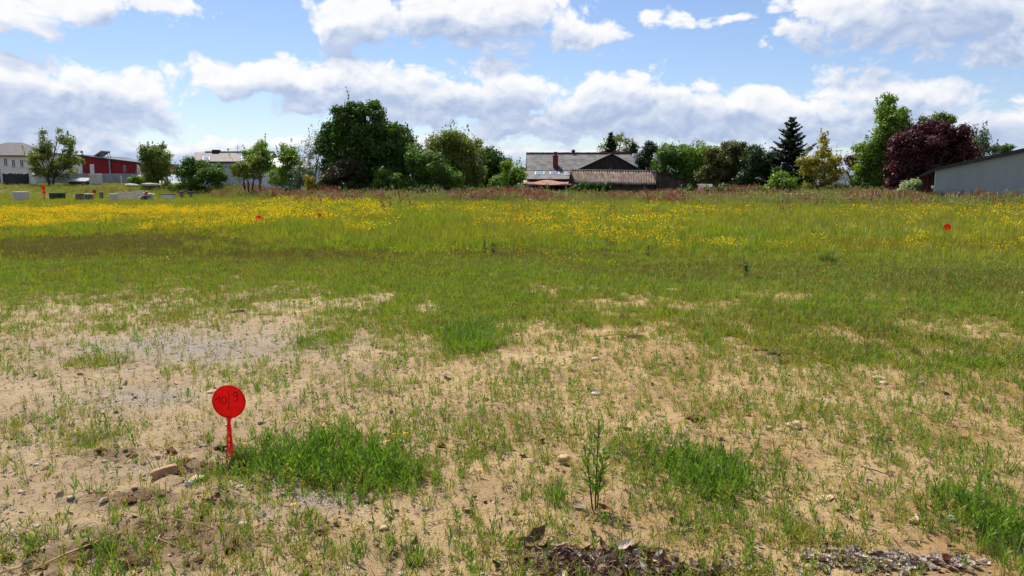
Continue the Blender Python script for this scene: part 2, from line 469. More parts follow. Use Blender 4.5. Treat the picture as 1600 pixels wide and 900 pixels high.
tag(ground, 'sandy bare soil running into a green meadow', 'ground', kind='structure')
print('GROUND', nx, ny, nx * ny)
def hz1(x, y): return float(height(np.array([x]), np.array([y]))[0])

# ------------------------------------------------------------------ buildings
M = {}
M['render_white'] = plain('render_white', hexc(240, 238, 234), hexc(228, 225, 220), 0.9, 0.7)
M['render_cream'] = plain('render_cream', hexc(242, 236, 224), hexc(230, 222, 210), 0.9, 0.7)
M['render_blue'] = plain('render_blue', hexc(226, 228, 228), hexc(210, 214, 216), 0.9, 0.7)
M['render_grey'] = plain('render_grey', hexc(158, 163, 161), hexc(149, 155, 154), 0.92, 1.1, 0, 40, .3, (1.2, 1.2, .16))
M['block_grey'] = plain('block_grey', hexc(165, 166, 168), hexc(140, 141, 144), 0.9, 0.8)
M['slate'] = plain('slate', hexc(84, 80, 80), hexc(62, 60, 62), 0.8, 1.6, 0.5, 9.0, 0.45, (1, 1, 2.2))
M['slate_old'] = plain('slate_old', hexc(126, 121, 117), hexc(76, 73, 72), 0.8, 1.2, 0.6, 7.0, 0.4, (1, 1, 2))
M['slate_pale'] = plain('slate_pale', hexc(186, 180, 178), hexc(104, 98, 100), 0.5, 2.2, 0.5, 7.0, 0.4)
M['slate_lichen'] = plain('slate_lichen', hexc(128, 112, 106), hexc(78, 66, 66), 0.7, 2.2, 0.5, 7.0, 0.4)
M['roof_brown'] = plain('roof_brown', hexc(104, 95, 95), hexc(86, 79, 80), 0.75, 1.8, 0.4, 8.0)
M['fibre'] = plain('fibre', hexc(136, 120, 106), hexc(78, 62, 52), 0.9, 1.6, 0, 20, 0.2, (1.5, 0.45, 0.45))
M['stone_dark'] = plain('stone_dark', hexc(88, 78, 66), hexc(58, 50, 44), 0.95, 1.6, 0.8, 6.0, 0.1)
M['clad_dark'] = plain('clad_dark', hexc(66, 56, 52), hexc(46, 40, 40), 0.9, 1.3, 0.4, 5.0, 0.15, (4, 1, 0.5))
M['brick_red'] = plain('brick_red', hexc(132, 60, 46), hexc(94, 42, 36), 0.85, 7.0, 0.5, 18)
M['tile_red'] = plain('tile_red', hexc(148, 84, 64), hexc(160, 130, 114), 0.85, 1.8, 0.5, 9.0)
M['red_clad'] = plain('red_clad', hexc(150, 30, 38), hexc(132, 28, 34), 0.5, 0.6, 0.0)
M['dark_metal'] = plain('dark_metal', hexc(52, 52, 56), hexc(38, 38, 42), 0.45, 2.0)
M['grey_metal'] = plain('grey_metal', hexc(170, 172, 176), hexc(140, 142, 146), 0.4, 2.0)
M['white_paint'] = plain('white_paint', hexc(236, 236, 232), hexc(220, 220, 216), 0.5, 2.0)
M['glass_dark'] = plain('glass_dark', hexc(40, 46, 54), hexc(54, 60, 68), 0.12, 0.8, 0, spec=0.6)
M['glass_sky'] = plain('glass_sky', hexc(150, 160, 172), hexc(120, 132, 146), 0.08, 0.8, 0, spec=0.8)
M['wood_brown'] = plain('wood_brown', hexc(88, 48, 40), hexc(62, 34, 30), 0.7, 3.0, 0.2, 20, 0.3, (6, 6, 0.6))
M['screen_cloth'] = plain('screen_cloth', hexc(66, 64, 68), hexc(44, 43, 48), 0.9, 0.9, 0.4, 5)
M['concrete'] = plain('concrete', hexc(206, 200, 188), hexc(172, 166, 154), 0.9, 3.0, 0.3, 30)
M['concrete_dark'] = plain('concrete_dark', hexc(138, 126, 114), hexc(84, 74, 66), 0.9, 4.0, 0.4, 24)
M['pallet'] = plain('pallet', hexc(232, 224, 206), hexc(196, 186, 166), 0.85, 4.0, 0.3, 30, 0.2, (1, 1, 5))
M['bin_green'] = plain('bin_green', hexc(40, 74, 52), hexc(32, 58, 44), 0.6, 3.0)

def gz(u, Y):                       # ground height under picture column u at distance Y
    x = ray(u, 287)[0] * Y
    return hz1(x, Y)
def X(u, Y): return ray(u, 287)[0] * Y
def Z(v, Y): return CAMZ + ray(800, v)[1] * Y

def window(parent, x0, x1, z0, z1, y, frame='white_paint', pane='glass_dark', sill=True, bars=True):
    w_ = MB()
    t_ = 0.07
    for a in ((x0, x0 + t_, z0, z1), (x1 - t_, x1, z0, z1)): w_.box(a[0], a[1], y - 0.05, y + 0.02, a[2], a[3])
    w_.box(x0 + t_, x1 - t_, y - 0.05, y + 0.02, z1 - t_, z1); w_.box(x0 + t_, x1 - t_, y - 0.05, y + 0.02, z0, z0 + t_)
    if bars: w_.box((x0 + x1) / 2 - 0.025, (x0 + x1) / 2 + 0.025, y - 0.045, y + 0.02, z0 + t_, z1 - t_)
    f_ = w_.build('window', M[frame], parent)
    MB().box(x0 + t_ * 0.9, x1 - t_ * 0.9, y - 0.02, y + 0.012, z0 + t_ * 0.9, z1 - t_ * 0.9).build('pane', M[pane], f_)
    if sill: MB().box(x0 - 0.08, x1 + 0.08, y - 0.14, y + 0.01, z0 - 0.09, z0 - 0.002).build('sill', M['concrete'], f_)
    return f_

# two-storey house at the left edge
Y = 112.0; g0 = gz(10, Y)
h = thing('town_house', 'two-storey pale house with brown hipped roof at the left edge', 'house', (0, 0, 0))
xl, xr = X(-60, Y), X(46, Y); ze = Z(243, Y); zr = Z(220, Y)
MB().box(xl, xr, Y, Y + 9, g0 - 1, ze).build('wall', M['render_cream'], h)
rx0, rx1 = xl - 0.3, xr + 0.3
r_ = MB().add([(rx0, Y - .35, ze), (rx1, Y - .35, ze), (rx1, Y + 9.4, ze), (rx0, Y + 9.4, ze), (xl + 4, Y + 4.5, zr), (X(9, Y), Y + 4.5, zr)],
              [(0, 1, 5, 4), (1, 2, 5), (2, 3, 4, 5), (3, 0, 4), (3, 2, 1, 0)])
r_ = r_.build('roof', M['roof_brown'], h)
MB().box(rx0 - 0.02, rx1 + 0.02, Y - 0.5, Y - 0.36, ze - 0.14, ze + 0.02).build('gutter', M['dark_metal'], r_)
MB().tube([(X(1, Y), Y - .1, g0), (X(1, Y), Y - .1, ze)], 0.07).build('downpipe', M['dark_metal'], h)
for uc, vc in ((12, 253), (24, 255), (37, 255)):
    window(h, X(uc - 3, Y), X(uc + 3, Y), Z(vc + 6, Y), Z(vc - 6, Y), Y)
# shade-cloth screen fence before it
Y = 105.0; g0 = gz(25, Y)
s_ = thing('screen_fence', 'dark shade-cloth fence before the pale two-storey house', 'fence')
pts = [(X(u, Y), Z(v, Y)) for u, v in ((44, 271), (38, 272.5), (31, 271), (26, 272.5), (19, 270.5), (12, 272), (5, 271))]
MB().prism([(X(5, Y), g0 - .2), (X(44, Y), g0 - .2)] + pts, Y, Y + 0.05).build('screen', M['screen_cloth'], s_)
for u in (5, 15, 25, 35, 44.4): MB().box(X(u, Y) - .05, X(u, Y) + .05, Y + .06, Y + .16, g0 - .3, Z(270.5, Y)).build('post', M['dark_metal'], s_)
o = MB().prism([(X(45, Y), g0 - .3), (X(52, Y), g0 - .3), (X(52, Y), Z(273, Y)), (X(49, Y), Z(270, Y)), (X(45, Y), Z(270, Y))], Y + .3, Y + .6).build('garden_wall', M['render_white'])
tag(o, 'short white rendered wall end beside the dark shade-cloth fence', 'wall')

# white hall behind the open fruit tree and the red hall
Y = 116.0; g0 = gz(90, Y)
h = thing('white_hall', 'long white flat-roofed hall behind the open leafy tree', 'building')
MB().prism([(X(46, Y), g0 - 1), (X(130, Y) - .02, g0 - 1), (X(130, Y) - .02, Z(243.5, Y)), (X(62, Y), Z(239, Y)), (X(46, Y), Z(240, Y))], Y, Y + 14).build('wall', M['render_white'], h)
MB().prism([(X(62, Y) - .1, Z(239, Y) + .005), (X(130, Y) + .2, Z(243.5, Y) + .005), (X(130, Y) + .2, Z(242, Y)), (X(62, Y) - .1, Z(237, Y))], Y - .25, Y + 14.2).build('roof', M['dark_metal'], h)
MB().box(X(55, Y), X(128, Y), Y - .06, Y - .003, g0 - .8, Z(272, Y)).build('plinth', M['block_grey'], h)

h = thing('red_hall', 'dark red clad hall with white door and solar panel on its roof', 'building')
xl, xr = X(130.5, Y), X(212.5, Y); zt0, zt1 = Z(244.5, Y), Z(255, Y); zb = Z(271, Y)
MB().prism([(xl, zb + .003), (xr, zb + .003), (xr, zt1), (xl, zt0)], Y + .3, Y + 14).build('core', M['red_clad'], h)
# horizontal cladding boards
cw = MB(); nb = 9
for i in range(nb):
    za = zb + (zt0 - zb) * i / nb; zc = zb + (zt0 - zb) * (i + 1) / nb - .03
    def xend(z): return xr if z <= zt1 else xl + (xr - xl) * (zt0 - z) / (zt0 - zt1)
    cw.prism([(xl, za), (xend(za) - .02, za), (max(xend(zc) - .02, xl + .1), zc), (xl, zc)], Y + .2, Y + .298)
cw.build('cladding', M['red_clad'], h)
r_ = MB().prism([(xl - .2, zt0 + .004), (xr + .5, zt1 + .004 - .06), (xr + .5, zt1 + .16), (xl - .2, zt0 + .22)], Y, Y + 14.3).build('roof', M['dark_metal'], h)
MB().box(X(52, Y), X(216, Y), Y - .1, Y + .195, g0 - 1, zb).build('lower_wall', M['block_grey'], h)
MB().prism([(xr + .003, zb), (X(217, Y), zb), (X(217, Y), Z(267, Y)), (X(213.5, Y), Z(257, Y)), (xr + .003, Z(257, Y))], Y + .5, Y + 1).build('end_wall', M['white_paint'], h)
MB().box(X(141.5, Y), X(148, Y), Y + .12, Y + .196, zb + .01, Z(256.5, Y)).build('door', M['white_paint'], h)
MB().tube([(X(173, Y), Y + .08, zb), (X(173, Y), Y + .08, Z(249, Y))], 0.11).build('downpipe', M['grey_metal'], h)
window(h, X(193.5, Y), X(197.5, Y), Z(269, Y), Z(258.5, Y), Y + .19, 'grey_metal', 'glass_dark', False)
MB().tube([(X(191, Y), Y - .2, g0), (X(191, Y), Y - .2, Z(274, Y))], 0.1).build('vent_pipe', M['white_paint'], h)
p = thing('solar_panel', 'tilted solar collector standing on the red hall roof', 'solar panel')
y0 = Y + 3
MB().slab([(X(152, y0), y0 - 1.3, Z(246.5, y0)), (X(152, y0), y0 + 1.3, Z(246.5, y0)), (X(169, y0), y0 + 1.3, Z(235.5, y0)), (X(169, y0), y0 - 1.3, Z(235.5, y0))], .14).build('panel', M['grey_metal'], p)
for uu, vt, dy in ((165, 238.5, -1.1), (168.3, 236.5, -1.1), (165, 238.5, 1.1), (168.3, 236.5, 1.1)):
    MB().tube([(X(uu, y0), y0 + dy, Z(vt, y0)), (X(uu + 2.6, y0), y0 + dy, Z(250, y0))], .05, 5).build('strut', M['grey_metal'], p)
Yb = 104.0
o = MB().box(X(139.5, Yb), X(155, Yb), Yb, Yb + .9, gz(147, Yb) - .2, Z(271.5, Yb)).build('site_cabinet', M['concrete'])
bv = o.modifiers.new('bevel', 'BEVEL'); bv.width = .04
tag(o, 'tall pale cabinet standing before the red hall', 'cabinet')
o = thing('lean_to', 'low white lean-to roof beside the pale cabinet', 'shed')
MB().slab([(X(103, Yb), Yb, Z(283, Yb)), (X(134, Yb), Yb, Z(283, Yb)), (X(131, Yb), Yb + 3, Z(277.5, Yb)), (X(106, Yb), Yb + 3, Z(277.5, Yb))], .08).build('roof', M['grey_metal'], o)
MB().box(X(105, Yb), X(132, Yb), Yb + .3, Yb + 2.8, gz(115, Yb) - .3, Z(284, Yb) ).build('wall', M['stone_dark'], o)

# long house with slate roof and the pale hipped wing
Y = 94.0; g0 = gz(370, Y)
h = thing('slate_house', 'long pale house with lichened slate roof and squat dark chimney', 'house')
xl, xr = X(312, Y), X(418, Y); ze = Z(252.5, Y); D = 6.5; zr = Z(238, Y + D / 2)
MB().box(xl, xr, Y, Y + D, g0 - 1, ze).build('wall', M['render_blue'], h)
MB().box(xl - .02, xr, Y - .04, Y - .003, Z(262, Y), Z(260, Y)).build('string_course', M['block_grey'], h)
r_ = MB().add([(xl - .6, Y - .35, ze), (xr, Y - .35, ze), (xr, Y + D + .35, ze), (xl - .6, Y + D + .35, ze), (X(307, Y + D / 2), Y + D / 2, zr), (xr, Y + D / 2, zr)],
              [(0, 1, 5, 4), (1, 2, 5), (2, 3, 4, 5), (3, 0, 4), (3, 2, 1, 0)]).build('roof', M['slate_lichen'], h)
MB().box(xl - .6, xr, Y - .48, Y - .36, ze - .16, ze + .01).build('gutter', M['dark_metal'], r_)
MB().box(X(307, Y), xr, Y + D / 2 - .12, Y + D / 2 + .12, zr - .08, zr + .12).build('ridge', M['roof_brown'], r_)
ch = MB().box(X(335.5, Y + D / 2), X(345.5, Y + D / 2), Y + D / 2 - .4, Y + D / 2 + .4, zr - .6, Z(234.2, Y + D / 2)).build('chimney', M['clad_dark'], r_)
def on_slope(u, v, lift, zlo, zhi, ylo, yhi):
    """point on a roof slope that climbs from (ylo, zlo) to (yhi, zhi), seen at u, v"""
    rx_, rz_ = ray(u, v); k = (zhi - zlo) / (yhi - ylo)
    Yh = (zlo - CAMZ - k * ylo) / (rz_ - k)
    p_ = Vector((rx_ * Yh, Yh, CAMZ + rz_ * Yh))
    n_ = Vector((0, -k, 1)).normalized()
    return p_ + n_ * lift
def skylight(parent, u0, u1, v0, v1, slope, name='skylight', mt='white_paint', gl='glass_sky'):
    q = [on_slope(u0, v1, .07, *slope), on_slope(u1, v1, .07, *slope), on_slope(u1, v0, .07, *slope), on_slope(u0, v0, .07, *slope)]
    f_ = MB().slab(q, .06).build(name, M[mt], parent)
    c_ = sum(q, Vector()) / 4
    MB().slab([c_ + (p_ - c_) * .84 + Vector((0, 0, .012)) for p_ in q], .01).build('pane', M[gl], f_)
sl = (ze, zr, Y - .35, Y + D / 2)
skylight(h, 317, 327.5, 245.5, 250, sl); skylight(h, 377, 387, 244.5, 250.5, sl)
MB().tube([(X(373, Y + 3), Y + 3.2, zr - .1), (X(373, Y + 3), Y + 3.2, Z(226, Y + 3))], .025, 5).tube([(X(369, Y + 3), Y + 3.2, Z(230, Y + 3)), (X(377, Y + 3), Y + 3.2, Z(229, Y + 3))], .02, 4).tube([(X(370.5, Y + 3), Y + 3.2, Z(232.5, Y + 3)), (X(375.5, Y + 3), Y + 3.2, Z(232, Y + 3))], .02, 4).build('aerial', M['grey_metal'], h)
h2 = thing('hipped_house', 'pale bungalow with glaring pale hipped roof behind thin young trees', 'house')
Y = 90.0; xl, xr = X(404, Y), X(479, Y); ze = Z(261.5, Y); D = 8; za = Z(238.5, Y + 4)
MB().box(xl + .3, xr - .3, Y, Y + D, g0 - 1, ze).build('wall', M['render_blue'], h2)
r_ = MB().add([(xl, Y - .3, ze), (xr, Y - .3, ze), (xr, Y + D + .3, ze), (xl, Y + D + .3, ze), (X(449, Y + 4), Y + 4, za), (X(456, Y + 4), Y + 4, za)],
              [(0, 1, 5, 4), (1, 2, 5), (2, 3, 4, 5), (3, 0, 4), (3, 2, 1, 0)]).build('roof', M['slate_pale'], h2)
MB().box(xl, xr, Y - .42, Y - .31, ze - .14, ze + .01).build('gutter', M['roof_brown'], r_)
window(h2, X(428, Y), X(437, Y), Z(288, Y), Z(278, Y), Y); window(h2, X(406, Y), X(411, Y), Z(289, Y), Z(279, Y), Y)

# farmhouse
Y = 92.0; g0 = gz(880, Y)
h = thing('farmhouse', 'long stone farmhouse with weathered slate roof and red brick chimney', 'house')
xl, xr = X(822, Y + 5), X(985, Y + 5)
zr, yr = Z(239.5, Y + 5), Y + 5; zm, ym = Z(266, Y + 1.2), Y + 1.2; ze, ye = Z(279.5, Y - 2.6), Y - 2.6
MB().box(xl + .2, X(935, Y), ye + .35, Y + 10.5, g0 - 1, ze - .12).build('wall', M['stone_dark'], h)
MB().prism([(0, 0), (1, 0), (1, 1), (0, 1)], 0, .001)
gab = MB().add([(xl + .2, ym, ze - .1), (xl + .2, Y + 10, ze - .1), (xl + .2, yr, zr - .2), (xl + .45, ym, ze - .1), (xl + .45, Y + 10, ze - .1), (xl + .45, yr, zr - .2)],
               [(0, 2, 1), (3, 4, 5), (0, 3, 5, 2), (1, 2, 5, 4), (0, 1, 4, 3)]).build('gable', M['stone_dark'], h)
r_ = MB().slab([(xl, ym, zm), (xr, ym, zm), (xr, yr, zr), (xl, yr, zr)], .15).slab([(xl, yr + .01, zr), (xr, yr + .01, zr), (xr, Y + 10.8, zm - 1), (xl, Y + 10.8, zm - 1)], .15).build('roof', M['slate_old'], h)
lr = MB().slab([(X(816, ye), ye, ze), (X(930, ye), ye, ze), (X(925, ym), ym + .05, zm - .04), (xl - .05, ym + .05, zm - .04)], .12).build('lower_roof', M['slate_old'], h)
rd = MB()
for i in range(46):
    xa = xl + (xr - xl) * i / 46
    rd.box(xa, xa + (xr - xl) / 46 - .02, yr - .14, yr + .14, zr - .05, zr + .10 + .03 * random.random())
rd.build('ridge_tiles', M['brick_red'], r_)
sl1 = (zm, zr, ym, yr); sl2 = (ze, zm - .04, ye, ym + .05)
for u0, u1, v0, v1 in ((836, 850.5, 269, 273), (859, 874, 269, 273), (882.5, 890, 270, 274)): skylight(lr, u0, u1, v0, v1, sl2)
cb = on_slope(868, 262, 0, *sl1)
cx0, cx1 = cb.x - .30, cb.x + .30; zt = Z(244.5, cb.y)
c_ = MB().box(cx0, cx1, cb.y - .1, cb.y + .75, cb.z - .5, zt).build('chimney', M['brick_red'], h)
MB().box(cx0 - .06, cx1 + .06, cb.y - .16, cb.y + .81, zt + .002, zt + .12).box(cb.x - .14, cb.x + .14, cb.y + .15, cb.y + .45, zt + .12, Z(238, cb.y)).box(cb.x - .2, cb.x + .2, cb.y + .1, cb.y + .5, Z(238, cb.y) , Z(237.2, cb.y)).build('chimney_pot', M['brick_red'], c_)
f1 = on_slope(866, 262, .04, *sl1); f2 = on_slope(873, 262, .04, *sl1); f3 = on_slope(878, 266.5, .06, *sl2); f4 = on_slope(868, 266.5, .06, *sl2)
MB().slab([f4, f3, f2, f1], .03).build('flashing_shadow', M['dark_metal'], c_)  # dark sheet for the base flashing, the chimney's shadow modelled into it
c_ = MB().box(X(893, yr), X(898, yr), yr - .1, yr + .4, zr - .3, Z(236, yr)).build('chimney', M['brick_red'], h)
MB().box(X(892.5, yr), X(898.5, yr), yr - .15, yr + .45, Z(236, yr) + .002, Z(235, yr)).tube([(X(895.5, yr), yr + .15, Z(235, yr)), (X(895.5, yr), yr + .15, Z(233.4, yr))], .1).build('chimney_pot', M['clad_dark'], c_)

# barn with dark gable end towards the field
Y = 85.0; g0 = gz(950, Y)
h = thing('barn', 'old barn with wide dark gable end behind the corrugated shed', 'barn')
A, L_, R_ = (X(955, Y), Z(239.5, Y)), (X(897, Y), Z(267, Y)), (X(1005, Y), Z(267.5, Y))
MB().prism([(L_[0] + .2, g0 - 1), (R_[0] - .2, g0 - 1), (R_[0] - .2, R_[1] - .1), (A[0], A[1] - .12), (L_[0] + .2, L_[1] - .1)], Y, Y + 6).build('gable_wall', M['clad_dark'], h)
rf = MB().slab([(L_[0] - .2, Y - .25, L_[1] - .08), (A[0], Y - .25, A[1]), (A[0], Y + 6.3, A[1]), (L_[0] - .2, Y + 6.3, L_[1] - .08)], .1)
rf.slab([(A[0], Y - .25, A[1]), (R_[0] + .2, Y - .25, R_[1] - .08), (R_[0] + .2, Y + 6.3, R_[1] - .08), (A[0], Y + 6.3, A[1])], .1)
rf.build('roof', M['slate'], h)
Yq = 98.0
h = thing('slate_annexe', 'blue-grey slate roofed annexe peeping over the dark barn', 'house')
MB().slab([(X(965, Yq), Yq, Z(266, Yq)), (X(1012, Yq), Yq, Z(266, Yq)), (X(1000, Yq + 4), Yq + 4, Z(243.5, Yq + 4)), (X(965, Yq + 4), Yq + 4, Z(243.5, Yq + 4))], .15).build('roof', plain('slate_blue', hexc(84, 92, 106), hexc(66, 72, 86), .5, 1.5), h)
MB().box(X(968, Yq), X(1008, Yq), Yq + .4, Yq + 8, g0 - 1, Z(267, Yq)).build('wall', M['stone_dark'], h)
MB().box(X(988, Yq + 4), X(993, Yq + 4), Yq + 3.8, Yq + 4.5, Z(250, Yq + 4), Z(240, Yq + 4)).build('chimney', M['render_cream'], h)

# corrugated shed
Y = 73.0; g0 = gz(960, Y)
h = thing('corrugated_shed', 'low shed with brown corrugated roof and ivy on its wall', 'shed')
tl, tr = at(892, 266.2, Y + 3.4), at(1024, 268.2, Y + 3.4); bl, br = at(899, 286.5, Y), at(1024.5, 288.4, Y)
n = 32; V = []; F_ = []
for j in range(5):
    for i in range(n * 4 + 1):
        s_ = i / (n * 4); t_ = j / 4
        p = bl.lerp(br, s_).lerp(tl.lerp(tr, s_), t_)
        z = (.075 if i % 4 == 1 else -.075 if i % 4 == 3 else 0) * (1 + .3 * random.uniform(-1, 1))
        V.append((p.x, p.y, p.z + z - .02 * math.sin(s_ * 9 + 1) * (1 - t_)))
k = n * 4 + 1
Q = [(j * k + i, j * k + i + 1, (j + 1) * k + i + 1, (j + 1) * k + i) for j in range(4) for i in range(k - 1)]
rf = obj('roof', mesh_np('roof', V, [np.array(Q)], [M['fibre']]), h)
sm = rf.modifiers.new('thickness', 'SOLIDIFY'); sm.thickness = .03
MB().tube([(tl.x, tl.y, tl.z + .03), (tr.x, tr.y, tr.z + .03)], .09, 6).build('ridge', M['roof_brown'], rf)
MB().add([(tl.x, tl.y, tl.z - .06), (tr.x, tr.y, tr.z - .06), (tr.x, tr.y + 3.6, tr.z - 1.3), (tl.x, tl.y + 3.6, tl.z - 1.3)], [(0, 1, 2, 3)]).build('rear_slope', M['fibre'], h)
MB().box(bl.x + .15, br.x - .05, Y + .35, Y + 6.6, g0 - .5, bl.z - .12).build('wall', M['stone_dark'], h)
MB().add([(bl.x + .15, Y + .36, bl.z - .121), (tl.x - .05, tl.y, tl.z - .1), (bl.x + .15, Y + 6.5, bl.z - .121), (bl.x + .45, Y + .36, bl.z - .121), (tl.x + .3, tl.y, tl.z - .1), (bl.x + .45, Y + 6.5, bl.z - .121)],
         [(0, 1, 2), (3, 5, 4), (0, 3, 4, 1), (1, 4, 5, 2)]).build('gable', M['stone_dark'], h)
for u_, v_ in ((954.5, 262), (1011, 261)): MB().box(X(u_ - 2, Y + 3.6), X(u_ + 2, Y + 3.6), Y + 3.5, Y + 3.9, tl.z - .2, Z(v_, Y + 3.6)).build('ridge_stub', M['brick_red'], h)
for u_ in (1008,): MB().tube([(X(u_, Y), Y + .3, g0), (X(u_, Y), Y + .3, bl.z - .1)], .05).build('downpipe', M['grey_metal'], h)
# stone outbuilding whose roofline falls to the right
h = thing('stone_outbuilding', 'dark stone lean-to wall falling to the right of the corrugated shed', 'shed')
Y = 73.6
wp = [(X(1025.2, Y), g0 - .5), (X(1091, Y), g0 - .5), (X(1091, Y), Z(291, Y)), (X(1060, Y), Z(279.5, Y)), (X(1025.2, Y), Z(268.2, Y))]
MB().prism(wp, Y, Y + 5).build('wall', M['stone_dark'], h)
MB().slab([(X(1025.2, Y), Y - .15, Z(267.6, Y)), (X(1061, Y), Y - .15, Z(279, Y)), (X(1061, Y), Y + 5.2, Z(279, Y)), (X(1025.2, Y), Y + 5.2, Z(267.6, Y))], .07).slab([(X(1061, Y), Y - .15, Z(278.9, Y)), (X(1093, Y), Y - .15, Z(290.6, Y)), (X(1093, Y), Y + 5.2, Z(290.6, Y)), (X(1061, Y), Y + 5.2, Z(278.9, Y))], .07).build('roof', M['clad_dark'], h)
h = thing('small_shed', 'tiny grey-roofed shed right of the dark stone lean-to', 'shed')
Y = 80.0
MB().slab([(X(1088, Y), Y, Z(296, Y)), (X(1114.5, Y), Y, Z(296, Y)), (X(1113, Y + 2), Y + 2, Z(287.5, Y + 2)), (X(1090, Y + 2), Y + 2, Z(287.5, Y + 2))], .08).build('roof', M['slate_old'], h)
MB().box(X(1090, Y), X(1113, Y), Y + .2, Y + 3.6, -.3, Z(296.6, Y)).build('wall', M['concrete'], h)
h = thing('tiled_lean_to', 'low lean-to with patchy red tile roof before the farmhouse', 'shed')
Y = 80.0
q0, q1, q2, q3 = at(810, 288.5, Y), at(894, 289.5, Y), at(889, 283, Y + 3), at(816, 283.5, Y + 3)
V = []; F_ = []; n = 40
for j in range(6):
    for i in range(n * 2 + 1):
        p = q0.lerp(q1, i / (n * 2)).lerp(q3.lerp(q2, i / (n * 2)), j / 5)
        V.append((p.x, p.y, p.z + (.05 if i % 2 else 0) + .12 * math.sin(i * .11) * math.sin(j)))
k = n * 2 + 1
rf = obj('roof', mesh_np('roof', V, [np.array([(j * k + i, j * k + i + 1, (j + 1) * k + i + 1, (j + 1) * k + i) for j in range(5) for i in range(k - 1)])], [M['tile_red']]), h)
sm = rf.modifiers.new('thickness', 'SOLIDIFY'); sm.thickness = .06
MB().box(X(816, Y), X(890, Y), Y + 1.2, Y + 3, -.3, Z(290.5, Y)).build('wall', M['clad_dark'], h)
for u_ in (815, 838, 864, 889): MB().box(X(u_, Y) - .07, X(u_, Y) + .07, Y + .1, Y + .24, -.3, Z(289.6, Y)).build('post', M['wood_brown'], h)

# white gabled house behind the golden tree
Y = 97.0; g0 = gz(1310, Y)
h = thing('gabled_house', 'white gabled house half hidden behind the golden tree', 'house')
MB().prism([(X(1296, Y), g0 - .5), (X(1330, Y), g0 - .5), (X(1330, Y), Z(283, Y)), (X(1321, Y), Z(266, Y)), (X(1296, Y), Z(284, Y))], Y, Y + 9).build('wall', M['render_white'], h)
MB().slab([(X(1321, Y), Y - .2, Z(264.8, Y)), (X(1332, Y), Y - .2, Z(284, Y)), (X(1332, Y), Y + 9, Z(284, Y)), (X(1321, Y), Y + 9, Z(264.8, Y))], .12).slab([(X(1293, Y), Y - .2, Z(285.5, Y)), (X(1321, Y), Y - .2, Z(264.8, Y)), (X(1321, Y), Y + 9, Z(264.8, Y)), (X(1293, Y), Y + 9, Z(285.5, Y))], .12).build('roof', M['slate'], h)
window(h, X(1319, Y), X(1325, Y), Z(300, Y), Z(295, Y), Y)
MB().tube([(X(1327, Y), Y + 3, Z(270, Y)), (X(1327, Y), Y + 3, Z(232, Y))], .03, 5).tube([(X(1312, Y), Y + 3, Z(234.5, Y)), (X(1330, Y), Y + 3, Z(233.5, Y))], .03, 4).build('aerial', M['grey_metal'], h)
h = thing('low_annexe', 'low dark-roofed annexe before the white gabled house', 'shed')
Y = 88.0
MB().slab([(X(1256, Y), Y, Z(297, Y)), (X(1316, Y), Y, Z(300, Y)), (X(1314, Y + 4), Y + 4, Z(286, Y + 4)), (X(1284, Y + 4), Y + 4, Z(292, Y + 4))], .1).build('roof', M['dark_metal'], h)
MB().slab([(X(1253, Y), Y + .3, Z(297, Y)), (X(1284, Y), Y + .3, Z(297, Y)), (X(1280, Y + 3), Y + 3, Z(285.5, Y + 3)), (X(1264, Y + 3), Y + 3, Z(285.5, Y + 3))], .1).build('side_roof', M['slate_old'], h)
MB().box(X(1258, Y), X(1313, Y), Y + .5, Y + 4, -.3, Z(298, Y)).build('wall', M['block_grey'], h)

# grey rendered building at the right edge: its long front stands square to the line of sight at its left corner
TH = math.atan(661 / 1208.0); Yc = 50.0
cxw, cyw = X(1461, Yc), Yc
g0 = hz1(cxw, cyw)
def fl(u, v, off=0.0):                # picture point -> (along the front, height) in the plane `off` behind the front
    tx, tz = ray(u, v)
    ox, oy = cxw + math.sin(TH) * off, cyw + math.cos(TH) * off
    s__ = (tx * oy - ox) / (math.cos(TH) + tx * math.sin(TH))
    return s__, CAMZ + tz * (oy - s__ * math.sin(TH))
h = thing('rendered_annexe', 'grey rendered building with sloping dark roof edge at the right', 'building', (cxw, cyw, 0), -TH)
a0, a1 = fl(1461, 266.5), fl(1720, 213)
D = 8.0
MB().prism([(0, g0 - .5), (a1[0], g0 - .5), (a1[0], a1[1]), (0, a0[1])], 0, D).build('wall', M['render_grey'], h)
MB().box(-.035, -.003, -.012, .05, g0 - .4, a0[1]).build('corner_bead', M['white_paint'], h)
e0, e1 = fl(1438, 276.5), fl(1438, 273.0)
MB().prism([(e0[0], e0[1]), (0, a0[1] + .005), (a1[0] + .3, a1[1] + .07), (a1[0] + .3, a1[1] + .36), (0, a0[1] + .20), (e1[0], e1[1])], -.26, D + .2).build('roof', M['dark_metal'], h)
MB().prism([(e0[0] + .02, e0[1] - .05), (-.05, a0[1] - .05), (-.05, a0[1] - .004), (e0[0] + .02, e0[1] - .004)], -.2, D).build('soffit', M['wood_brown'], h)
for k_ in (.22, .52, .82): MB().box(e0[0] * k_ - .055, e0[0] * k_ + .055, .5, .62, g0 - .3, a0[1] + (e0[1] - a0[1]) * k_ - .06).build('porch_post', M['wood_brown'], h)
MB().box(e0[0] * .8, -.01, 2.5, 2.7, g0 - .3, e0[1]).build('porch_wall', M['wood_brown'], h)
lz = fl(1456, 292)[1]
MB().box(-.22, -.05, -.06, .06, lz - .05, lz + .08).tube([(-.13, -.02, lz - .05), (-.13, -.02, lz - .14)], .03).build('wall_lamp', M['white_paint'], h)
o = thing('white_gate_post', 'pale post and low panel under the copper beech', 'gate')
Y = 66.0
MB().box(X(1387, Y), X(1391.5, Y), Y, Y + .25, -.2, Z(296.5, Y)).build('post', M['white_paint'], o)
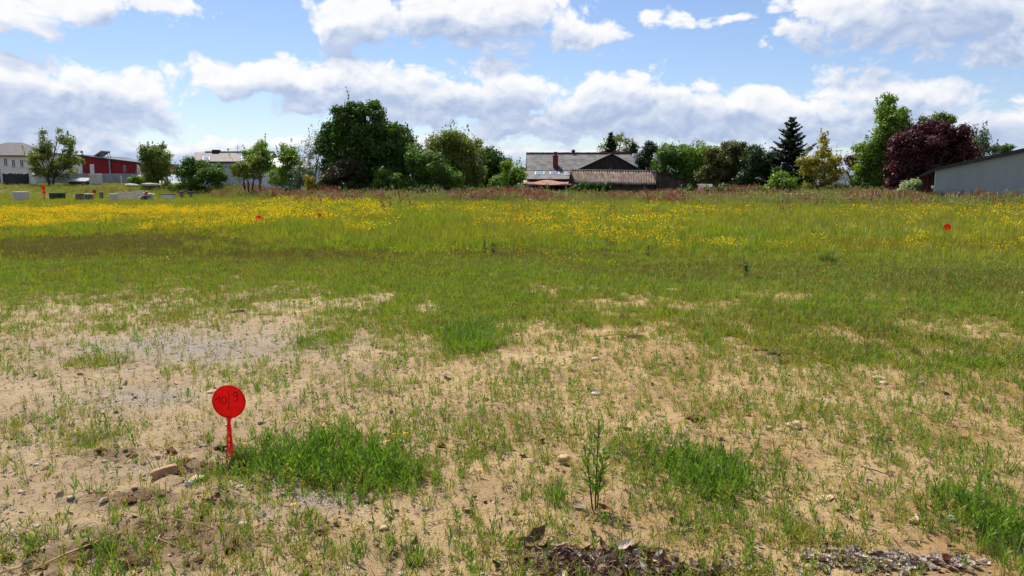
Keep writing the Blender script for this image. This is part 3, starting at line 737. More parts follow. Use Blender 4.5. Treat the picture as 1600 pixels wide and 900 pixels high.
MB().box(X(1393, Y), X(1405, Y), Y + .05, Y + .2, -.2, Z(299, Y)).build('panel', M['concrete'], o)

# concrete fence posts of the neighbouring plot
Y = 52.0
fence_lab = ['first', 'second', 'third', 'fourth', 'fifth', 'sixth']
for i, (u_, v_, dY) in enumerate(((1221, 302.5, 6), (1229, 302, 4), (1237.5, 302, 0), (1246.5, 301.5, 1), (1256, 302, 5), (1270, 300.5, 9))):
    Yp = Y + dY; xp = X(u_, Yp); zp = Z(v_, Yp)
    o = MB().box(-.055, .055, -.055, .055, -.4, zp - .04).add([(-.055, -.055, zp - .04), (.055, -.055, zp - .04), (.055, .055, zp - .04), (-.055, .055, zp - .04), (0, 0, zp)], [(0, 1, 4), (1, 2, 4), (2, 3, 4), (3, 0, 4)]).build('fence_post', M['concrete'], None, False, (xp, Yp, 0))
    o.rotation_euler = (R(random.uniform(-2, 2)), R(random.uniform(-3, 3)), 0)
    tag(o, fence_lab[i] + ' from the left of the short concrete posts below the fir tree', 'post', 'fence posts by the fir')

# ------------------------------------------------------------------ trees and shrubs
def leaves(centres, normals, size, aspect=0.55, seed=0, tint=None):
    """one folded diamond (two triangles) for each centre; returns V, quads, tint"""
    r = np.random.default_rng(seed)
    n = len(centres)
    a = r.normal(size=(n, 3)); nn = normals + 0.0
    nn /= np.linalg.norm(nn, axis=1, keepdims=True) + 1e-9
    a -= nn * (a * nn).sum(1, keepdims=True); a /= np.linalg.norm(a, axis=1, keepdims=True) + 1e-9
    b = np.cross(nn, a)
    s = (size * r.uniform(0.6, 1.35, n))[:, None]
    V = np.stack([centres - a * s * .5, centres + b * s * aspect * .5 + nn * s * .08, centres + a * s * .5, centres - b * s * aspect * .5 + nn * s * .08], 1).reshape(-1, 3)
    Q = np.arange(4 * n).reshape(n, 4)
    if tint is None: tint = r.uniform(0, 1, n)
    return V, Q, np.repeat(tint, 4)

BARK = plain('bark', hexc(92, 78, 64), hexc(60, 50, 42), 0.95, 6.0, 0.8, 20)
BARK_PALE = plain('bark_pale', hexc(140, 128, 112), hexc(98, 86, 74), 0.9, 6.0, 0.6, 20)
def G(*c): return [hexc(*x) for x in c]
LM = {
    'oak': leafmat('foliage_oak', G((54, 84, 26), (80, 112, 36), (64, 96, 30), (54, 84, 26)), .40),
    'mid': leafmat('foliage_mid', G((76, 106, 34), (104, 132, 46), (88, 120, 40), (76, 106, 34)), .42),
    'bright': leafmat('foliage_bright', G((104, 134, 40), (132, 158, 54), (116, 146, 46), (104, 134, 40)), .45),
    'fruit': leafmat('foliage_fruit', G((96, 112, 44), (128, 140, 60), (108, 124, 50), (96, 112, 44)), .42),
    'willow': leafmat('foliage_willow', G((112, 124, 48), (142, 148, 64), (124, 134, 56), (112, 124, 48)), .42),
    'dark': leafmat('foliage_dark', G((44, 66, 32), (64, 88, 42), (52, 76, 36), (44, 66, 32)), .32),
    'olive': leafmat('foliage_olive', G((80, 86, 36), (112, 106, 50), (94, 96, 42), (80, 86, 36)), .38),
    'grey': leafmat('foliage_grey', G((94, 110, 82), (120, 134, 104), (104, 120, 92), (94, 110, 82)), .32),
    'fir': leafmat('foliage_fir', G((54, 66, 50), (80, 92, 70), (64, 76, 58), (54, 66, 50)), .2, spec=.2),
    'gold': leafmat('foliage_gold', G((136, 136, 48), (206, 180, 64), (164, 156, 56), (136, 136, 48)), .45),
    'copper': leafmat('foliage_copper', G((62, 32, 34), (96, 50, 52), (78, 38, 42), (62, 32, 34)), .26, tmul=(1.2, .65, .65), rough=.5, spec=.25),
    'pale': leafmat('foliage_pale', G((140, 156, 104), (228, 230, 206), (172, 184, 132), (140, 156, 104)), .3),
    'brown': leafmat('foliage_brown', G((60, 54, 34), (82, 70, 46), (70, 62, 40), (60, 54, 34)), .25),
}
tree_seed = [100]
def tree(name, label, cat, Y, base_u, lobes, lm, dens=1.0, leaf=0.22, clump=0.42, sparse=0.0, trunk_r=0.16, bark=None, depth=0.85, limbs=True, group=None, up=0.5, droop=0.0, stems=1, base_v=None, core=True, shoots=0):
    """lobes: (u, v, ru, rv) as seen; each becomes an ellipsoid of real size at distance Y, spread in depth"""
    tree_seed[0] += 1; sd_ = tree_seed[0]
    r = np.random.default_rng(sd_)
    m_ = Y / FPX
    bx = X(base_u, Y); bz = hz1(bx, Y)
    root = thing(name, label, cat, (bx, Y, bz), 0, group)
    if core and limbs and base_v is None:
        w_ = max(l[0] + l[2] for l in lobes) - min(l[0] - l[2] for l in lobes)
        lobes = lobes + [(base_u - w_ * .2, 297, w_ * .24, 9), (base_u + w_ * .2, 297, w_ * .24, 9)]
    ell = []
    us = [l[0] for l in lobes]; span = (max(us) - min(us)) * m_
    for i, (u, v, ru, rv) in enumerate(lobes):
        ru, rv = ru * 1.15, rv * 1.12
        c = at(u, v, Y)
        dy = r.uniform(-.5, .5) * (span * .35 + ru * m_ * .5) * depth
        ell.append((np.array([c.x - bx, dy, c.z - bz]), np.array([ru * m_, max(ru, rv) * m_ * depth, rv * m_])))
    C_, N_, T_ = [], [], []
    for c, s in ell:
        area = 4 * math.pi * ((s[0] * s[1]) ** 1.6 / 3 + (s[0] * s[2]) ** 1.6 / 3 + (s[1] * s[2]) ** 1.6 / 3) ** (1 / 1.6)
        nc = int(max(6, area / (clump * clump * 1.15) * (1 - sparse) * dens))
        ns = int(np.clip(area / 5.0, 7, 26))             # sub-lobes give the crown its broken, billowing surface
        ds = r.normal(size=(ns, 3)); ds /= np.linalg.norm(ds, axis=1, keepdims=True)
        rs = r.uniform(.55, .92, ns); ss = r.uniform(.26, .46, ns)
        w_ = r.integers(0, ns, nc)
        d = r.normal(size=(nc, 3)); d /= np.linalg.norm(d, axis=1, keepdims=True)
        rad = r.uniform(.70, 1.06, nc)
        pc = c + ds[w_] * s * rs[w_][:, None] + d * s * (ss[w_] * rad)[:, None] * (1 + r.normal(0, .10, (nc, 1)))
        tsub = r.uniform(0, 1, ns)[w_]
        per = int(26 * dens * (1 - .35 * sparse))
        k = r.normal(size=(nc, per, 3)) * clump * .48
        k[:, :, 2] *= .72
        pts = pc[:, None, :] + k
        if droop: pts[:, :, 2] -= droop * np.abs(r.normal(size=(nc, per)))
        nrm = r.normal(size=(nc, per, 3)) * .5 + k / clump * 1.1 + d[:, None, :] * .35 + np.array([0, 0, up])
        tin = np.clip(tsub[:, None] * .5 + r.uniform(0, 1, (nc, 1)) * .25 + r.uniform(0, .25, (nc, per)), 0, 1)
        C_.append(pts.reshape(-1, 3)); N_.append(nrm.reshape(-1, 3)); T_.append(tin.ravel())
        if core:
            ni = int(nc * 3.2)
            pi = c + r.normal(size=(ni, 3)) * s * .36
            C_.append(pi); N_.append(r.normal(size=(ni, 3))); T_.append(r.uniform(0, 1, ni))
    for _ in range(shoots):                        # upright leafy shoots that break the outline
        c, s = ell[r.integers(len(ell))]
        a0 = c + np.array([r.uniform(-.8, .8) * s[0], r.uniform(-.6, .6) * s[1], s[2] * r.uniform(.3, .8)])
        L = r.uniform(.5, 1.5); q = r.uniform(0, 1, 22)
        C_.append(a0 + np.outer(q, [r.uniform(-.25, .25), r.uniform(-.2, .2), 1.0]) * L + r.normal(0, .05, (22, 3)))
        N_.append(r.normal(size=(22, 3)) + [0, 0, .3]); T_.append(r.uniform(0, 1, 22))
    C = np.concatenate(C_); N = np.concatenate(N_); T = np.concatenate(T_)
    keep = C[:, 2] > 0.05
    C, N, T = C[keep], N[keep], T[keep]
    V, Q, tn = leaves(C, N, leaf, .62, sd_, T)
    crown = obj('crown', mesh_np('crown', V, [Q], [LM[lm]], attrs={'tint': tn}), root)
    # trunk and limbs
    b = MB()
    zt = min(c[2] - s[2] * .2 for c, s in ell)
    zt = max(zt, .5)
    top = np.mean([c for c, s in ell], axis=0)
    for st in range(stems):
        ox = (st - (stems - 1) / 2) * trunk_r * 2.6
        fork = Vector((ox * 1.8 + top[0] * .25, r.uniform(-.2, .2), zt * .75))
        b.tube([(ox, 0, -.3), (ox * 1.2, 0, zt * .3), fork], [trunk_r * 1.25, trunk_r, trunk_r * .8], 7)
        if limbs:
            for i, (c, s) in enumerate(ell):
                if stems > 1 and i % stems != st: continue
                e = Vector(c) + Vector((0, 0, s[2] * .35))
                mid = fork.lerp(e, .5) + Vector((r.uniform(-.3, .3), r.uniform(-.3, .3), -r.uniform(0, .3) + .1))
                b.tube([fork, mid, e], [trunk_r * .62, trunk_r * .36, trunk_r * .10], 5)
                for _ in range(7):
                    t0 = r.uniform(.25, .95); p0 = fork.lerp(e, t0) if t0 < .2 else (mid.lerp(e, (t0 - .5) * 2) if t0 > .5 else fork.lerp(mid, t0 * 2))
                    d = r.normal(size=3); d /= np.linalg.norm(d)
                    p1 = Vector(c + d * s * .95)
                    if p1.z < .3: continue
                    b.tube([p0, p0.lerp(p1, .55) + Vector((0, 0, .1)), p1], [trunk_r * .22, trunk_r * .13, trunk_r * .05], 4)
    b.build('trunk', bark or BARK, root, True)
    return root
TG = 'trees along the far edge of the meadow'
# far left
tree('fruit_tree', 'open leafy tree with forked dark trunk before the white hall', 'tree', 104, 80,
     [(60, 233, 15, 12), (76, 222, 10, 15), (88, 214, 8, 12), (106, 222, 13, 11), (75, 252, 24, 12), (104, 246, 20, 12), (56, 260, 15, 8), (118, 252, 13, 7), (92, 268, 18, 10), (68, 272, 12, 7), (48, 246, 8, 7)],
     'fruit', .75, .26, .46, .25, .17, stems=2, group=TG, core=False, shoots=14)
tree('bushy_tree', 'rounded bushy tree right of the red hall', 'tree', 97, 244,
     [(244, 250, 20, 20), (236, 268, 18, 16), (256, 266, 14, 18), (232, 244, 9, 12), (252, 236, 10, 11)], 'fruit', .95, .21, .40, .12, .14, stems=2, group=TG, shoots=26)
tree('laurel_bush', 'broad green bush with bright lower leaves before the slate house', 'bush', 90, 312,
     [(300, 262, 18, 14), (316, 272, 26, 16), (342, 281, 14, 10), (284, 278, 13, 11), (330, 266, 14, 11)], 'mid', 1.0, .22, .40, .05, .10, group=TG)
tree('low_hedge', 'low clipped green hedge left of the rounded bushy tree', 'hedge', 100, 220, [(208, 283, 9, 4.5), (221, 282, 10, 5), (234, 283, 9, 4.5)], 'bright', 1.2, .2, .3, 0, .06, limbs=False)
tree('sapling_tree', 'thin spreading young tree with low forked branches before the slate house', 'tree', 76, 388,
     [(378, 260, 20, 14), (370, 272, 14, 10), (394, 268, 16, 12), (402, 256, 10, 12)], 'willow', .8, .2, .36, .25, .10, stems=3, group=TG, core=False, shoots=12)
tree('poplar_sapling', 'feathery upright young tree in front of the pale hipped roof', 'tree', 78, 406,
     [(398, 238, 16, 14), (408, 246, 15, 19), (416, 258, 11, 17), (392, 252, 12, 12), (402, 230, 11, 9)], 'bright', .9, .19, .36, .12, .08, group=TG, core=False, shoots=10)
tree('poplar_sapling', 'taller feathery young tree right of the first feathery one', 'tree', 79, 440,
     [(446, 236, 14, 15), (436, 256, 16, 17), (453, 260, 17, 20), (430, 276, 13, 12), (458, 246, 12, 14), (446, 278, 16, 12)], 'bright', .8, .19, .36, .22, .08, group=TG, core=False, shoots=10)
tree('grey_shrub', 'grey-green shrub left of the big dark tree', 'bush', 77, 468, [(466, 278, 14, 14), (474, 270, 12, 14), (462, 288, 14, 10)], 'grey', .8, .16, .34, .15, .06, group=TG, core=False, shoots=10)
tree('yellow_shrub', 'small yellowish shrub at the foot of the big dark tree', 'bush', 75, 485, [(483, 282, 7, 8), (488, 288, 8, 6)], 'gold', .9, .15, .28, .1, .05, group=TG)
tree('twiggy_tree', 'thin twiggy tree leaning against the big dark tree', 'tree', 80, 492, [(492, 228, 13, 16), (483, 246, 14, 18), (498, 214, 9, 11), (484, 266, 14, 14)], 'grey', .6, .15, .40, .4, .09, group=TG, core=False, shoots=6)
tree('large_tree', 'biggest dark green broad tree left of the middle', 'tree', 76, 566,
     [(545, 178, 22, 13), (572, 172, 22, 12), (592, 186, 14, 12), (556, 198, 38, 18), (522, 214, 27, 19), (592, 212, 32, 19), (618, 212, 21, 16), (511, 236, 22, 22), (548, 236, 40, 26), (600, 240, 36, 28), (626, 238, 14, 26),
      (530, 268, 34, 24), (575, 272, 44, 24), (615, 270, 24, 24)], 'oak', 1.05, .25, .46, .04, .38, group=TG, shoots=18)
tree('brown_shrub', 'dark brownish shrub at the foot of the biggest tree', 'bush', 72.5, 540, [(524, 270, 18, 18), (548, 268, 22, 20), (512, 282, 14, 10)], 'brown', .8, .2, .38, .1, .07, group=TG)
tree('hazel_bush', 'low bright bush under the right side of the biggest tree', 'bush', 71, 604, [(600, 277, 12, 12), (612, 283, 16, 10), (592, 288, 10, 7)], 'mid', 1.0, .2, .34, .05, .06, group=TG)
tree('young_tree', 'fresh green young tree between the biggest tree and the willow', 'tree', 73, 660,
     [(646, 236, 12, 14), (660, 252, 18, 16), (652, 270, 20, 16), (676, 268, 16, 18), (640, 284, 14, 10), (668, 286, 18, 10)], 'mid', .9, .22, .42, .12, .12, group=TG, shoots=10)
tree('willow_tree', 'rounded yellowish green willow left of the farmhouse', 'tree', 78, 714,
     [(704, 212, 26, 14), (722, 222, 24, 18), (686, 226, 22, 16), (700, 242, 32, 22), (736, 244, 16, 26), (684, 262, 24, 24), (720, 268, 30, 26), (742, 274, 12, 22)], 'willow', 1.05, .2, .42, .05, .24, droop=.45, group=TG, shoots=16)
tree('elder_bush', 'mid green bush in front of the willow', 'bush', 72, 698, [(690, 262, 18, 18), (704, 276, 20, 16), (686, 284, 16, 12)], 'mid', .9, .2, .38, .1, .08, group=TG)
tree('dark_tree', 'dark round tree just right of the willow', 'tree', 82, 768, [(762, 242, 12, 11), (774, 250, 17, 14), (762, 262, 17, 16), (778, 274, 15, 18), (757, 282, 13, 14)], 'oak', 1.0, .23, .42, .05, .16, group=TG)
tree('light_bush', 'bright green bush at the left end of the farmhouse', 'bush', 74, 798, [(800, 266, 17, 12), (790, 280, 18, 12), (808, 278, 14, 10), (778, 288, 12, 7)], 'bright', 1.0, .2, .38, .05, .08, group=TG, shoots=10)
# behind the farm
tree('ash_tree', 'light airy tree above the dark barn roof', 'tree', 118, 965, [(944, 232, 12, 9), (972, 222, 14, 12), (985, 230, 11, 11), (958, 224, 10, 9)], 'willow', .65, .27, .5, .35, .2, core=False, group=TG)
tree('dark_bush', 'small dark tree right above the barn ridge', 'tree', 112, 986, [(984, 238, 11, 6), (990, 233, 6, 6), (978, 240, 8, 5)], 'dark', 1, .26, .45, .1, .14, group=TG)
tree('dark_cypress', 'tall narrow dark tree right of the barn', 'tree', 96, 1014, [(1020, 230, 9, 12), (1014, 244, 13, 14), (1012, 262, 15, 18), (1006, 280, 14, 16), (1030, 236, 6, 6)], 'dark', 1.05, .25, .44, .05, .2, group=TG)
tree('round_tree', 'rounded dense green tree left in the row right of the barn', 'tree', 90, 1058, [(1056, 240, 24, 15), (1044, 254, 20, 20), (1072, 256, 22, 22), (1056, 276, 28, 18)], 'mid', 1.1, .23, .42, .03, .2, group=TG)
tree('airy_tree', 'airy light tree top above the green row', 'tree', 108, 1088, [(1088, 226, 8, 8), (1098, 232, 10, 9), (1122, 236, 8, 8), (1078, 232, 7, 6)], 'willow', .5, .24, .42, .4, .14, core=False, group=TG)
tree('round_tree', 'yellow-green rounded tree second in the row right of the barn', 'tree', 88, 1098, [(1098, 244, 18, 14), (1092, 264, 16, 18), (1108, 262, 16, 20), (1094, 284, 16, 12)], 'bright', .95, .23, .42, .05, .18, group=TG)
tree('olive_tree', 'broad olive-brown tree third in the row right of the barn', 'tree', 85, 1140, [(1148, 236, 20, 12), (1122, 252, 22, 18), (1172, 258, 20, 22), (1110, 280, 20, 16), (1150, 294, 44, 9), (1154, 252, 24, 18), (1134, 274, 28, 20), (1160, 280, 24, 18)], 'olive', 1.05, .23, .42, .05, .2, group=TG)
tree('dark_hedge_tree', 'dark dense tree left beside the tall fir', 'tree', 82, 1186, [(1184, 246, 20, 17), (1202, 256, 17, 21), (1168, 284, 22, 16), (1180, 270, 24, 20), (1200, 284, 20, 16)], 'dark', 1.1, .23, .42, .03, .2, group=TG)
tree('laurel_shrub', 'bright yellow-green shrub at the foot of the tall fir', 'bush', 66, 1220, [(1212, 288, 13, 10), (1228, 288, 13, 9), (1220, 280, 12, 8), (1206, 297, 10, 7), (1236, 297, 10, 7)], 'bright', 1.0, .18, .34, .05, .07, group=TG, shoots=6)
tree('dark_underbush', 'dark low bush right of the tall fir', 'bush', 78, 1262, [(1258, 284, 16, 10), (1246, 276, 14, 12), (1274, 296, 14, 8), (1256, 297, 18, 8)], 'dark', 1, .2, .38, .1, .07, group=TG)
tree('golden_tree', 'golden yellow-leaved small tree right of the fir', 'tree', 74, 1290, [(1286, 222, 6, 10), (1284, 238, 9, 12), (1270, 252, 13, 11), (1300, 250, 13, 11), (1286, 262, 20, 14), (1264, 268, 11, 9), (1310, 262, 11, 10), (1290, 278, 16, 9)], 'gold', .85, .19, .36, .15, .10, group=TG, shoots=16)
tree('purple_shrub', 'little purple-leaved treetop behind the golden tree', 'tree', 100, 1330, [(1328, 248, 9, 9), (1334, 256, 8, 8)], 'copper', .9, .22, .4, .1, .1, group=TG)
tree('birch_tree', 'tallest slender green tree left of the copper beech', 'tree', 72, 1384,
     [(1391, 160, 9, 13), (1386, 176, 16, 14), (1402, 184, 15, 15), (1392, 202, 25, 18), (1374, 214, 19, 15), (1406, 218, 19, 19), (1368, 236, 24, 17), (1394, 240, 27, 22), (1352, 252, 16, 18), (1376, 262, 28, 20), (1354, 280, 20, 16), (1382, 284, 27, 16)],
     'bright', .95, .22, .40, .10, .2, BARK_PALE, group=TG, shoots=40)
tree('green_tree_behind', 'dark green treetop rising behind the copper beech', 'tree', 96, 1468, [(1466, 186, 14, 9), (1480, 192, 14, 10), (1450, 188, 8, 7)], 'mid', .9, .26, .45, .1, .2, group=TG)
tree('copper_beech', 'large purple-leaved copper beech beside the grey rendered building', 'tree', 68, 1452,
     [(1452, 202, 30, 14), (1426, 214, 22, 14), (1484, 210, 28, 15), (1440, 228, 38, 22), (1492, 232, 28, 22), (1412, 244, 22, 18), (1462, 250, 44, 24), (1504, 250, 16, 22), (1406, 268, 18, 14), (1440, 274, 36, 18), (1488, 272, 28, 16), (1400, 284, 12, 8)],
     'copper', 1.1, .22, .42, .03, .30, group=TG)
tree('grey_tree', 'grey-green loose tree right of the copper beech', 'tree', 82, 1536, [(1536, 222, 14, 13), (1526, 236, 14, 14), (1548, 236, 11, 11), (1536, 212, 8, 8)], 'grey', .75, .22, .42, .2, .14, group=TG, shoots=10)
tree('distant_tree', 'small green treetop above the dark roof edge at right', 'tree', 108, 1570, [(1562, 234, 9, 5), (1574, 232, 11, 5)], 'mid', 1, .26, .42, .05, .12, group=TG)
tree('flowering_shrub', 'pale variegated shrub at the corner of the grey rendered building', 'bush', 56, 1424, [(1424, 288, 10, 8), (1415, 296, 9, 7), (1432, 297, 9, 8), (1424, 300, 12, 6)], 'pale', 1.1, .15, .26, .05, .05, group=TG)
tree('ivy', 'ivy spilling under the eave of the corrugated shed', 'ivy', 72.6, 930, [(912, 290, 9, 4), (926, 291, 9, 5), (942, 290, 9, 4), (920, 296, 12, 5), (904, 295, 6, 6), (950, 287, 5, 2), (936, 297, 10, 4)], 'oak', .9, .15, .26, .05, .05, limbs=False, depth=.25)

def conifer(name, label, Y, base_u, apex_v, base_v, half_px, lm, tiers=26, seed=1, leaf=.26, group=TG):
    """whorls of rising branches, each a flat spray of needles with gaps between the tiers"""
    r = np.random.default_rng(seed)
    bx = X(base_u, Y); bz = hz1(bx, Y)
    root = thing(name, label, 'tree', (bx, Y, bz), 0, group)
    H = Z(apex_v, Y) - bz; zb = max(Z(base_v, Y) - bz, .4); W = half_px * Y / FPX
    b = MB(); b.tube([(0, 0, -.2), (0, 0, H * .5), (0, 0, H * .99)], [.26, .15, .02], 7)
    C, N, T = [], [], []
    for k in range(tiers):
        t = (k + .5) / tiers; zk = zb + (H - zb) * (t ** .92)
        L0 = W * (1 - t) ** .82 + .10
        nb = 8 if t < .8 else 5
        for j in range(nb):
            a = 2 * math.pi * (j + r.uniform(-.28, .28)) / nb + k * 1.7
            L = L0 * r.uniform(.55, 1.2)
            z = min(zk + r.uniform(-.5, .5) * (H - zb) / tiers, H * .99)
            d = np.array([math.cos(a), math.sin(a), 0]); side = np.array([-d[1], d[0], 0])
            rise = L * r.uniform(.12, .40)
            n = int(14 + 80 * L)
            s = r.uniform(.05, 1, n)
            w_ = .42 * L * (1 - s) ** .7 * .5 + .06
            p = np.outer(s * L, d) + np.array([0, 0, z]) + np.outer(r.normal(size=n) * w_, side)
            p[:, 2] += s ** 1.6 * rise - .35 * L * s * (1 - s) - np.abs(r.normal(0, .06, n)) * (1.2 - s)
            dirn = d[None, :] * .9 + np.outer(np.sign(r.normal(size=n)), side) * .5 + np.array([0, 0, .25])
            C.append(p); N.append(r.normal(size=(n, 3)) * .35 + np.array([0, 0, .9])); T.append(np.full(n, r.uniform(0, .8)) + r.uniform(0, .2, n))
            b.tube([(0, 0, z), tuple(d * L * .5 + np.array([0, 0, z + rise * .33 - .09 * L])), tuple(d * L * .98 + np.array([0, 0, z + rise * .95]))], [.05, .035, .012], 4)
    C = np.concatenate(C); N = np.concatenate(N); T = np.concatenate(T)
    V, Q, tn = leaves(C, N, leaf, .34, seed, T)
    obj('crown', mesh_np('crown', V, [Q], [LM[lm]], attrs={'tint': tn}), root)
    b.build('trunk', BARK, root, True)
conifer('fir_tree', 'tall dark fir tree with tiered branches', 80, 1233, 182, 303, 54, 'fir', 17, 5, .34)
conifer('spruce_tree', 'dark pointed conifer just above the dark barn roof', 112, 953, 206, 262, 17, 'dark', 14, 9, .34)

# ------------------------------------------------------------------ plants for the meadow and the bare ground
def blade(V, F_, T_, base, ang, h, w, lean, curl, tint, segs=3):
    """one curved tapering blade"""
    o = len(V); ca, sa = math.cos(ang), math.sin(ang)
    for i in range(segs + 1):
        t = i / segs
        out = lean * h * t + curl * h * t * t; z = h * t * (1 - .25 * curl * t)
        ww = w * (1 - t) ** .7 * (.7 + .6 * t if t < .5 else 1)
        cx_, cy_ = base[0] + ca * out, base[1] + sa * out
        if i < segs:
            V.append((cx_ - sa * ww / 2, cy_ + ca * ww / 2, base[2] + z)); V.append((cx_ + sa * ww / 2, cy_ - ca * ww / 2, base[2] + z))
            T_ += [tint, tint]
        else: V.append((cx_, cy_, base[2] + z)); T_.append(tint)
    for i in range(segs - 1):
        a = o + 2 * i; F_.append((a, a + 1, a + 3, a + 2))
    a = o + 2 * (segs - 1); F_.append((a, a + 1, a + 2))
def src(coll, name, V, F_, T_, mats, MI=None):
    me = bpy.data.meshes.new(name); me.from_pydata([tuple(v) for v in V], [], F_)
    for m_ in mats: me.materials.append(m_)
    if MI: me.polygons.foreach_set('material_index', MI)
    a = me.attributes.new('tint', 'FLOAT', 'POINT'); a.data.foreach_set('value', np.array(T_, np.float32))
    me.update()
    o = bpy.data.objects.new(name, me); coll.objects.link(o)
    return o
def newcoll(name): return bpy.data.collections.new(name)      # not linked to the scene: only a store of plant shapes

GM = {
    'meadow': leafmat('grass_meadow', G((134, 138, 34), (164, 164, 52), (148, 150, 40), (134, 138, 34)), .42, .7, hexc(140, 130, 46), .25),
    'lush': leafmat('grass_lush', G((112, 134, 30), (142, 158, 42), (126, 146, 36), (112, 134, 30)), .42),
    'olive': leafmat('grass_olive', G((106, 99, 34), (128, 118, 44), (116, 109, 38), (106, 99, 34)), .32, .5, hexc(98, 100, 30), .35),
    'dry': leafmat('grass_dry', G((150, 132, 84), (178, 156, 104), (132, 124, 74), (150, 132, 84)), .3),
    'tall': leafmat('grass_tall', G((112, 128, 44), (138, 146, 62), (150, 146, 82), (112, 128, 44)), .4, .5, hexc(110, 122, 40), .12),
    'seedhead': leafmat('seedhead', G((140, 118, 90), (166, 142, 110), (128, 108, 84), (140, 118, 90)), .3),
    'sorrel': leafmat('sorrel', G((134, 78, 56), (162, 112, 82), (128, 86, 62), (134, 78, 56)), .25, tmul=(1.1, .9, .8)),
    'petal': leafmat('petal_yellow', G((255, 218, 18), (255, 234, 60), (246, 190, 12), (236, 200, 30)), .3, rough=.4, tmul=(1.0, 1.0, .4)),
    'shoot': leafmat('shoot', G((132, 138, 50), (160, 158, 68), (142, 146, 56), (118, 130, 44)), .42, .6, hexc(160, 146, 78), .8),
    'shoot_dark': leafmat('shoot_dark', G((90, 122, 38), (120, 146, 50), (104, 134, 44), (90, 122, 38)), .42),
    'weed': leafmat('weed_dark', G((66, 88, 32), (90, 110, 44), (76, 98, 38), (66, 88, 32)), .35),
}
rr = random.Random(11)
def tuft(coll, name, n, h0, h1, w, spread, mats, lean=.35, curl=.35, segs=3, frac2=0.0):
    V, F_, T_, MI = [], [], [], []
    for i in range(n):
        a = rr.uniform(0, 6.283); r0 = spread * math.sqrt(rr.random())
        f0 = len(F_)
        blade(V, F_, T_, (math.cos(a) * r0, math.sin(a) * r0, -.01), a + rr.uniform(-1.2, 1.2), rr.uniform(h0, h1), w * rr.uniform(.7, 1.3), rr.uniform(.02, lean), rr.uniform(0, curl), rr.random() * .5, segs)
        MI += [1 if (len(mats) > 1 and rr.random() < frac2) else 0] * (len(F_) - f0)
    return src(coll, name, V, F_, T_, mats, MI)
def lance(V, F_, T_, p, ang, L, w, elev, tint, droop=.3):
    """lance-shaped leaf leaving a stem"""
    o = len(V); d = Vector((math.cos(ang) * math.cos(elev), math.sin(ang) * math.cos(elev), math.sin(elev))); s_ = Vector((-math.sin(ang), math.cos(ang), 0))
    p = Vector(p); mid = p + d * L * .45; end = p + d * L + Vector((0, 0, -droop * L * .4))
    V += [tuple(p), tuple(mid + s_ * w / 2 + Vector((0, 0, w * .15))), tuple(end), tuple(mid - s_ * w / 2 + Vector((0, 0, w * .15)))]
    T_ += [tint] * 4; F_.append((o, o + 1, o + 2)); F_.append((o, o + 2, o + 3))
def stemplant(coll, name, h, n, L, w, mats, elev=(.5, 1.1), stems=1):
    V, F_, T_ = [], [], []
    for s_ in range(stems):
        bx, by = (rr.uniform(-.03, .03), rr.uniform(-.03, .03)) if stems > 1 else (0, 0)
        hh = h * rr.uniform(.8, 1.15); lx, ly = rr.uniform(-.2, .2) * hh, rr.uniform(-.2, .2) * hh
        blade(V, F_, T_, (bx, by, -.01), rr.uniform(0, 6.28), hh, .004, math.hypot(lx, ly) / hh, .05, .1)
        for i in range(n):
            t = .15 + .85 * (i + rr.random() * .5) / n
            lance(V, F_, T_, (bx + lx * t * .3, by + ly * t * .3, hh * t * .92), i * 2.4 + rr.uniform(-.4, .4), L * rr.uniform(.7, 1.2) * (1.1 - .35 * t), w * rr.uniform(.8, 1.2), rr.uniform(*elev) + .25 * t, rr.random() * .4)
    return src(coll, name, V, F_, T_, mats)

cA = newcoll('shapes_shoots')                     # shoots and small tufts on the bare soil
for i in range(4): stemplant(cA, 'a%02d' % i, .085, 7, .042, .0095, [GM['shoot']])
for i in range(4, 7): stemplant(cA, 'a%02d' % i, .11, 9, .05, .011, [GM['shoot_dark']], stems=1)
for i in range(7, 10): tuft(cA, 'a%02d' % i, 9, .04, .10, .0055, .018, [GM['shoot'], GM['dry']], .5, .4, 3, .2)
for i in range(10, 12): tuft(cA, 'a%02d' % i, 14, .05, .13, .0065, .03, [GM['shoot_dark']], .4, .4)
for i in range(12, 14): tuft(cA, 'a%02d' % i, 7, .03, .07, .005, .02, [GM['dry']], .9, .5)
cB = newcoll('shapes_turf')                       # short turf
for i in range(3): tuft(cB, 'b%02d' % i, 26, .04, .11, .011, .11, [GM['meadow'], GM['dry']], .5, .5, 2, .12)
for i in range(3, 6): tuft(cB, 'b%02d' % i, 26, .04, .10, .011, .11, [GM['olive'], GM['dry']], .5, .5, 2, .2)
for i in range(6, 8): tuft(cB, 'b%02d' % i, 26, .05, .14, .012, .11, [GM['lush']], .5, .5, 2)
cC = newcoll('shapes_meadow')                     # meadow grass
for i in range(3): tuft(cC, 'c%02d' % i, 34, .16, .40, .020, .22, [GM['meadow'], GM['dry']], .3, .4, 3, .07)
for i in range(3, 6): tuft(cC, 'c%02d' % i, 34, .14, .34, .020, .22, [GM['lush']], .35, .45)
for i in range(6, 9): tuft(cC, 'c%02d' % i, 34, .08, .18, .020, .22, [GM['olive'], GM['dry']], .5, .4, 2, .12)
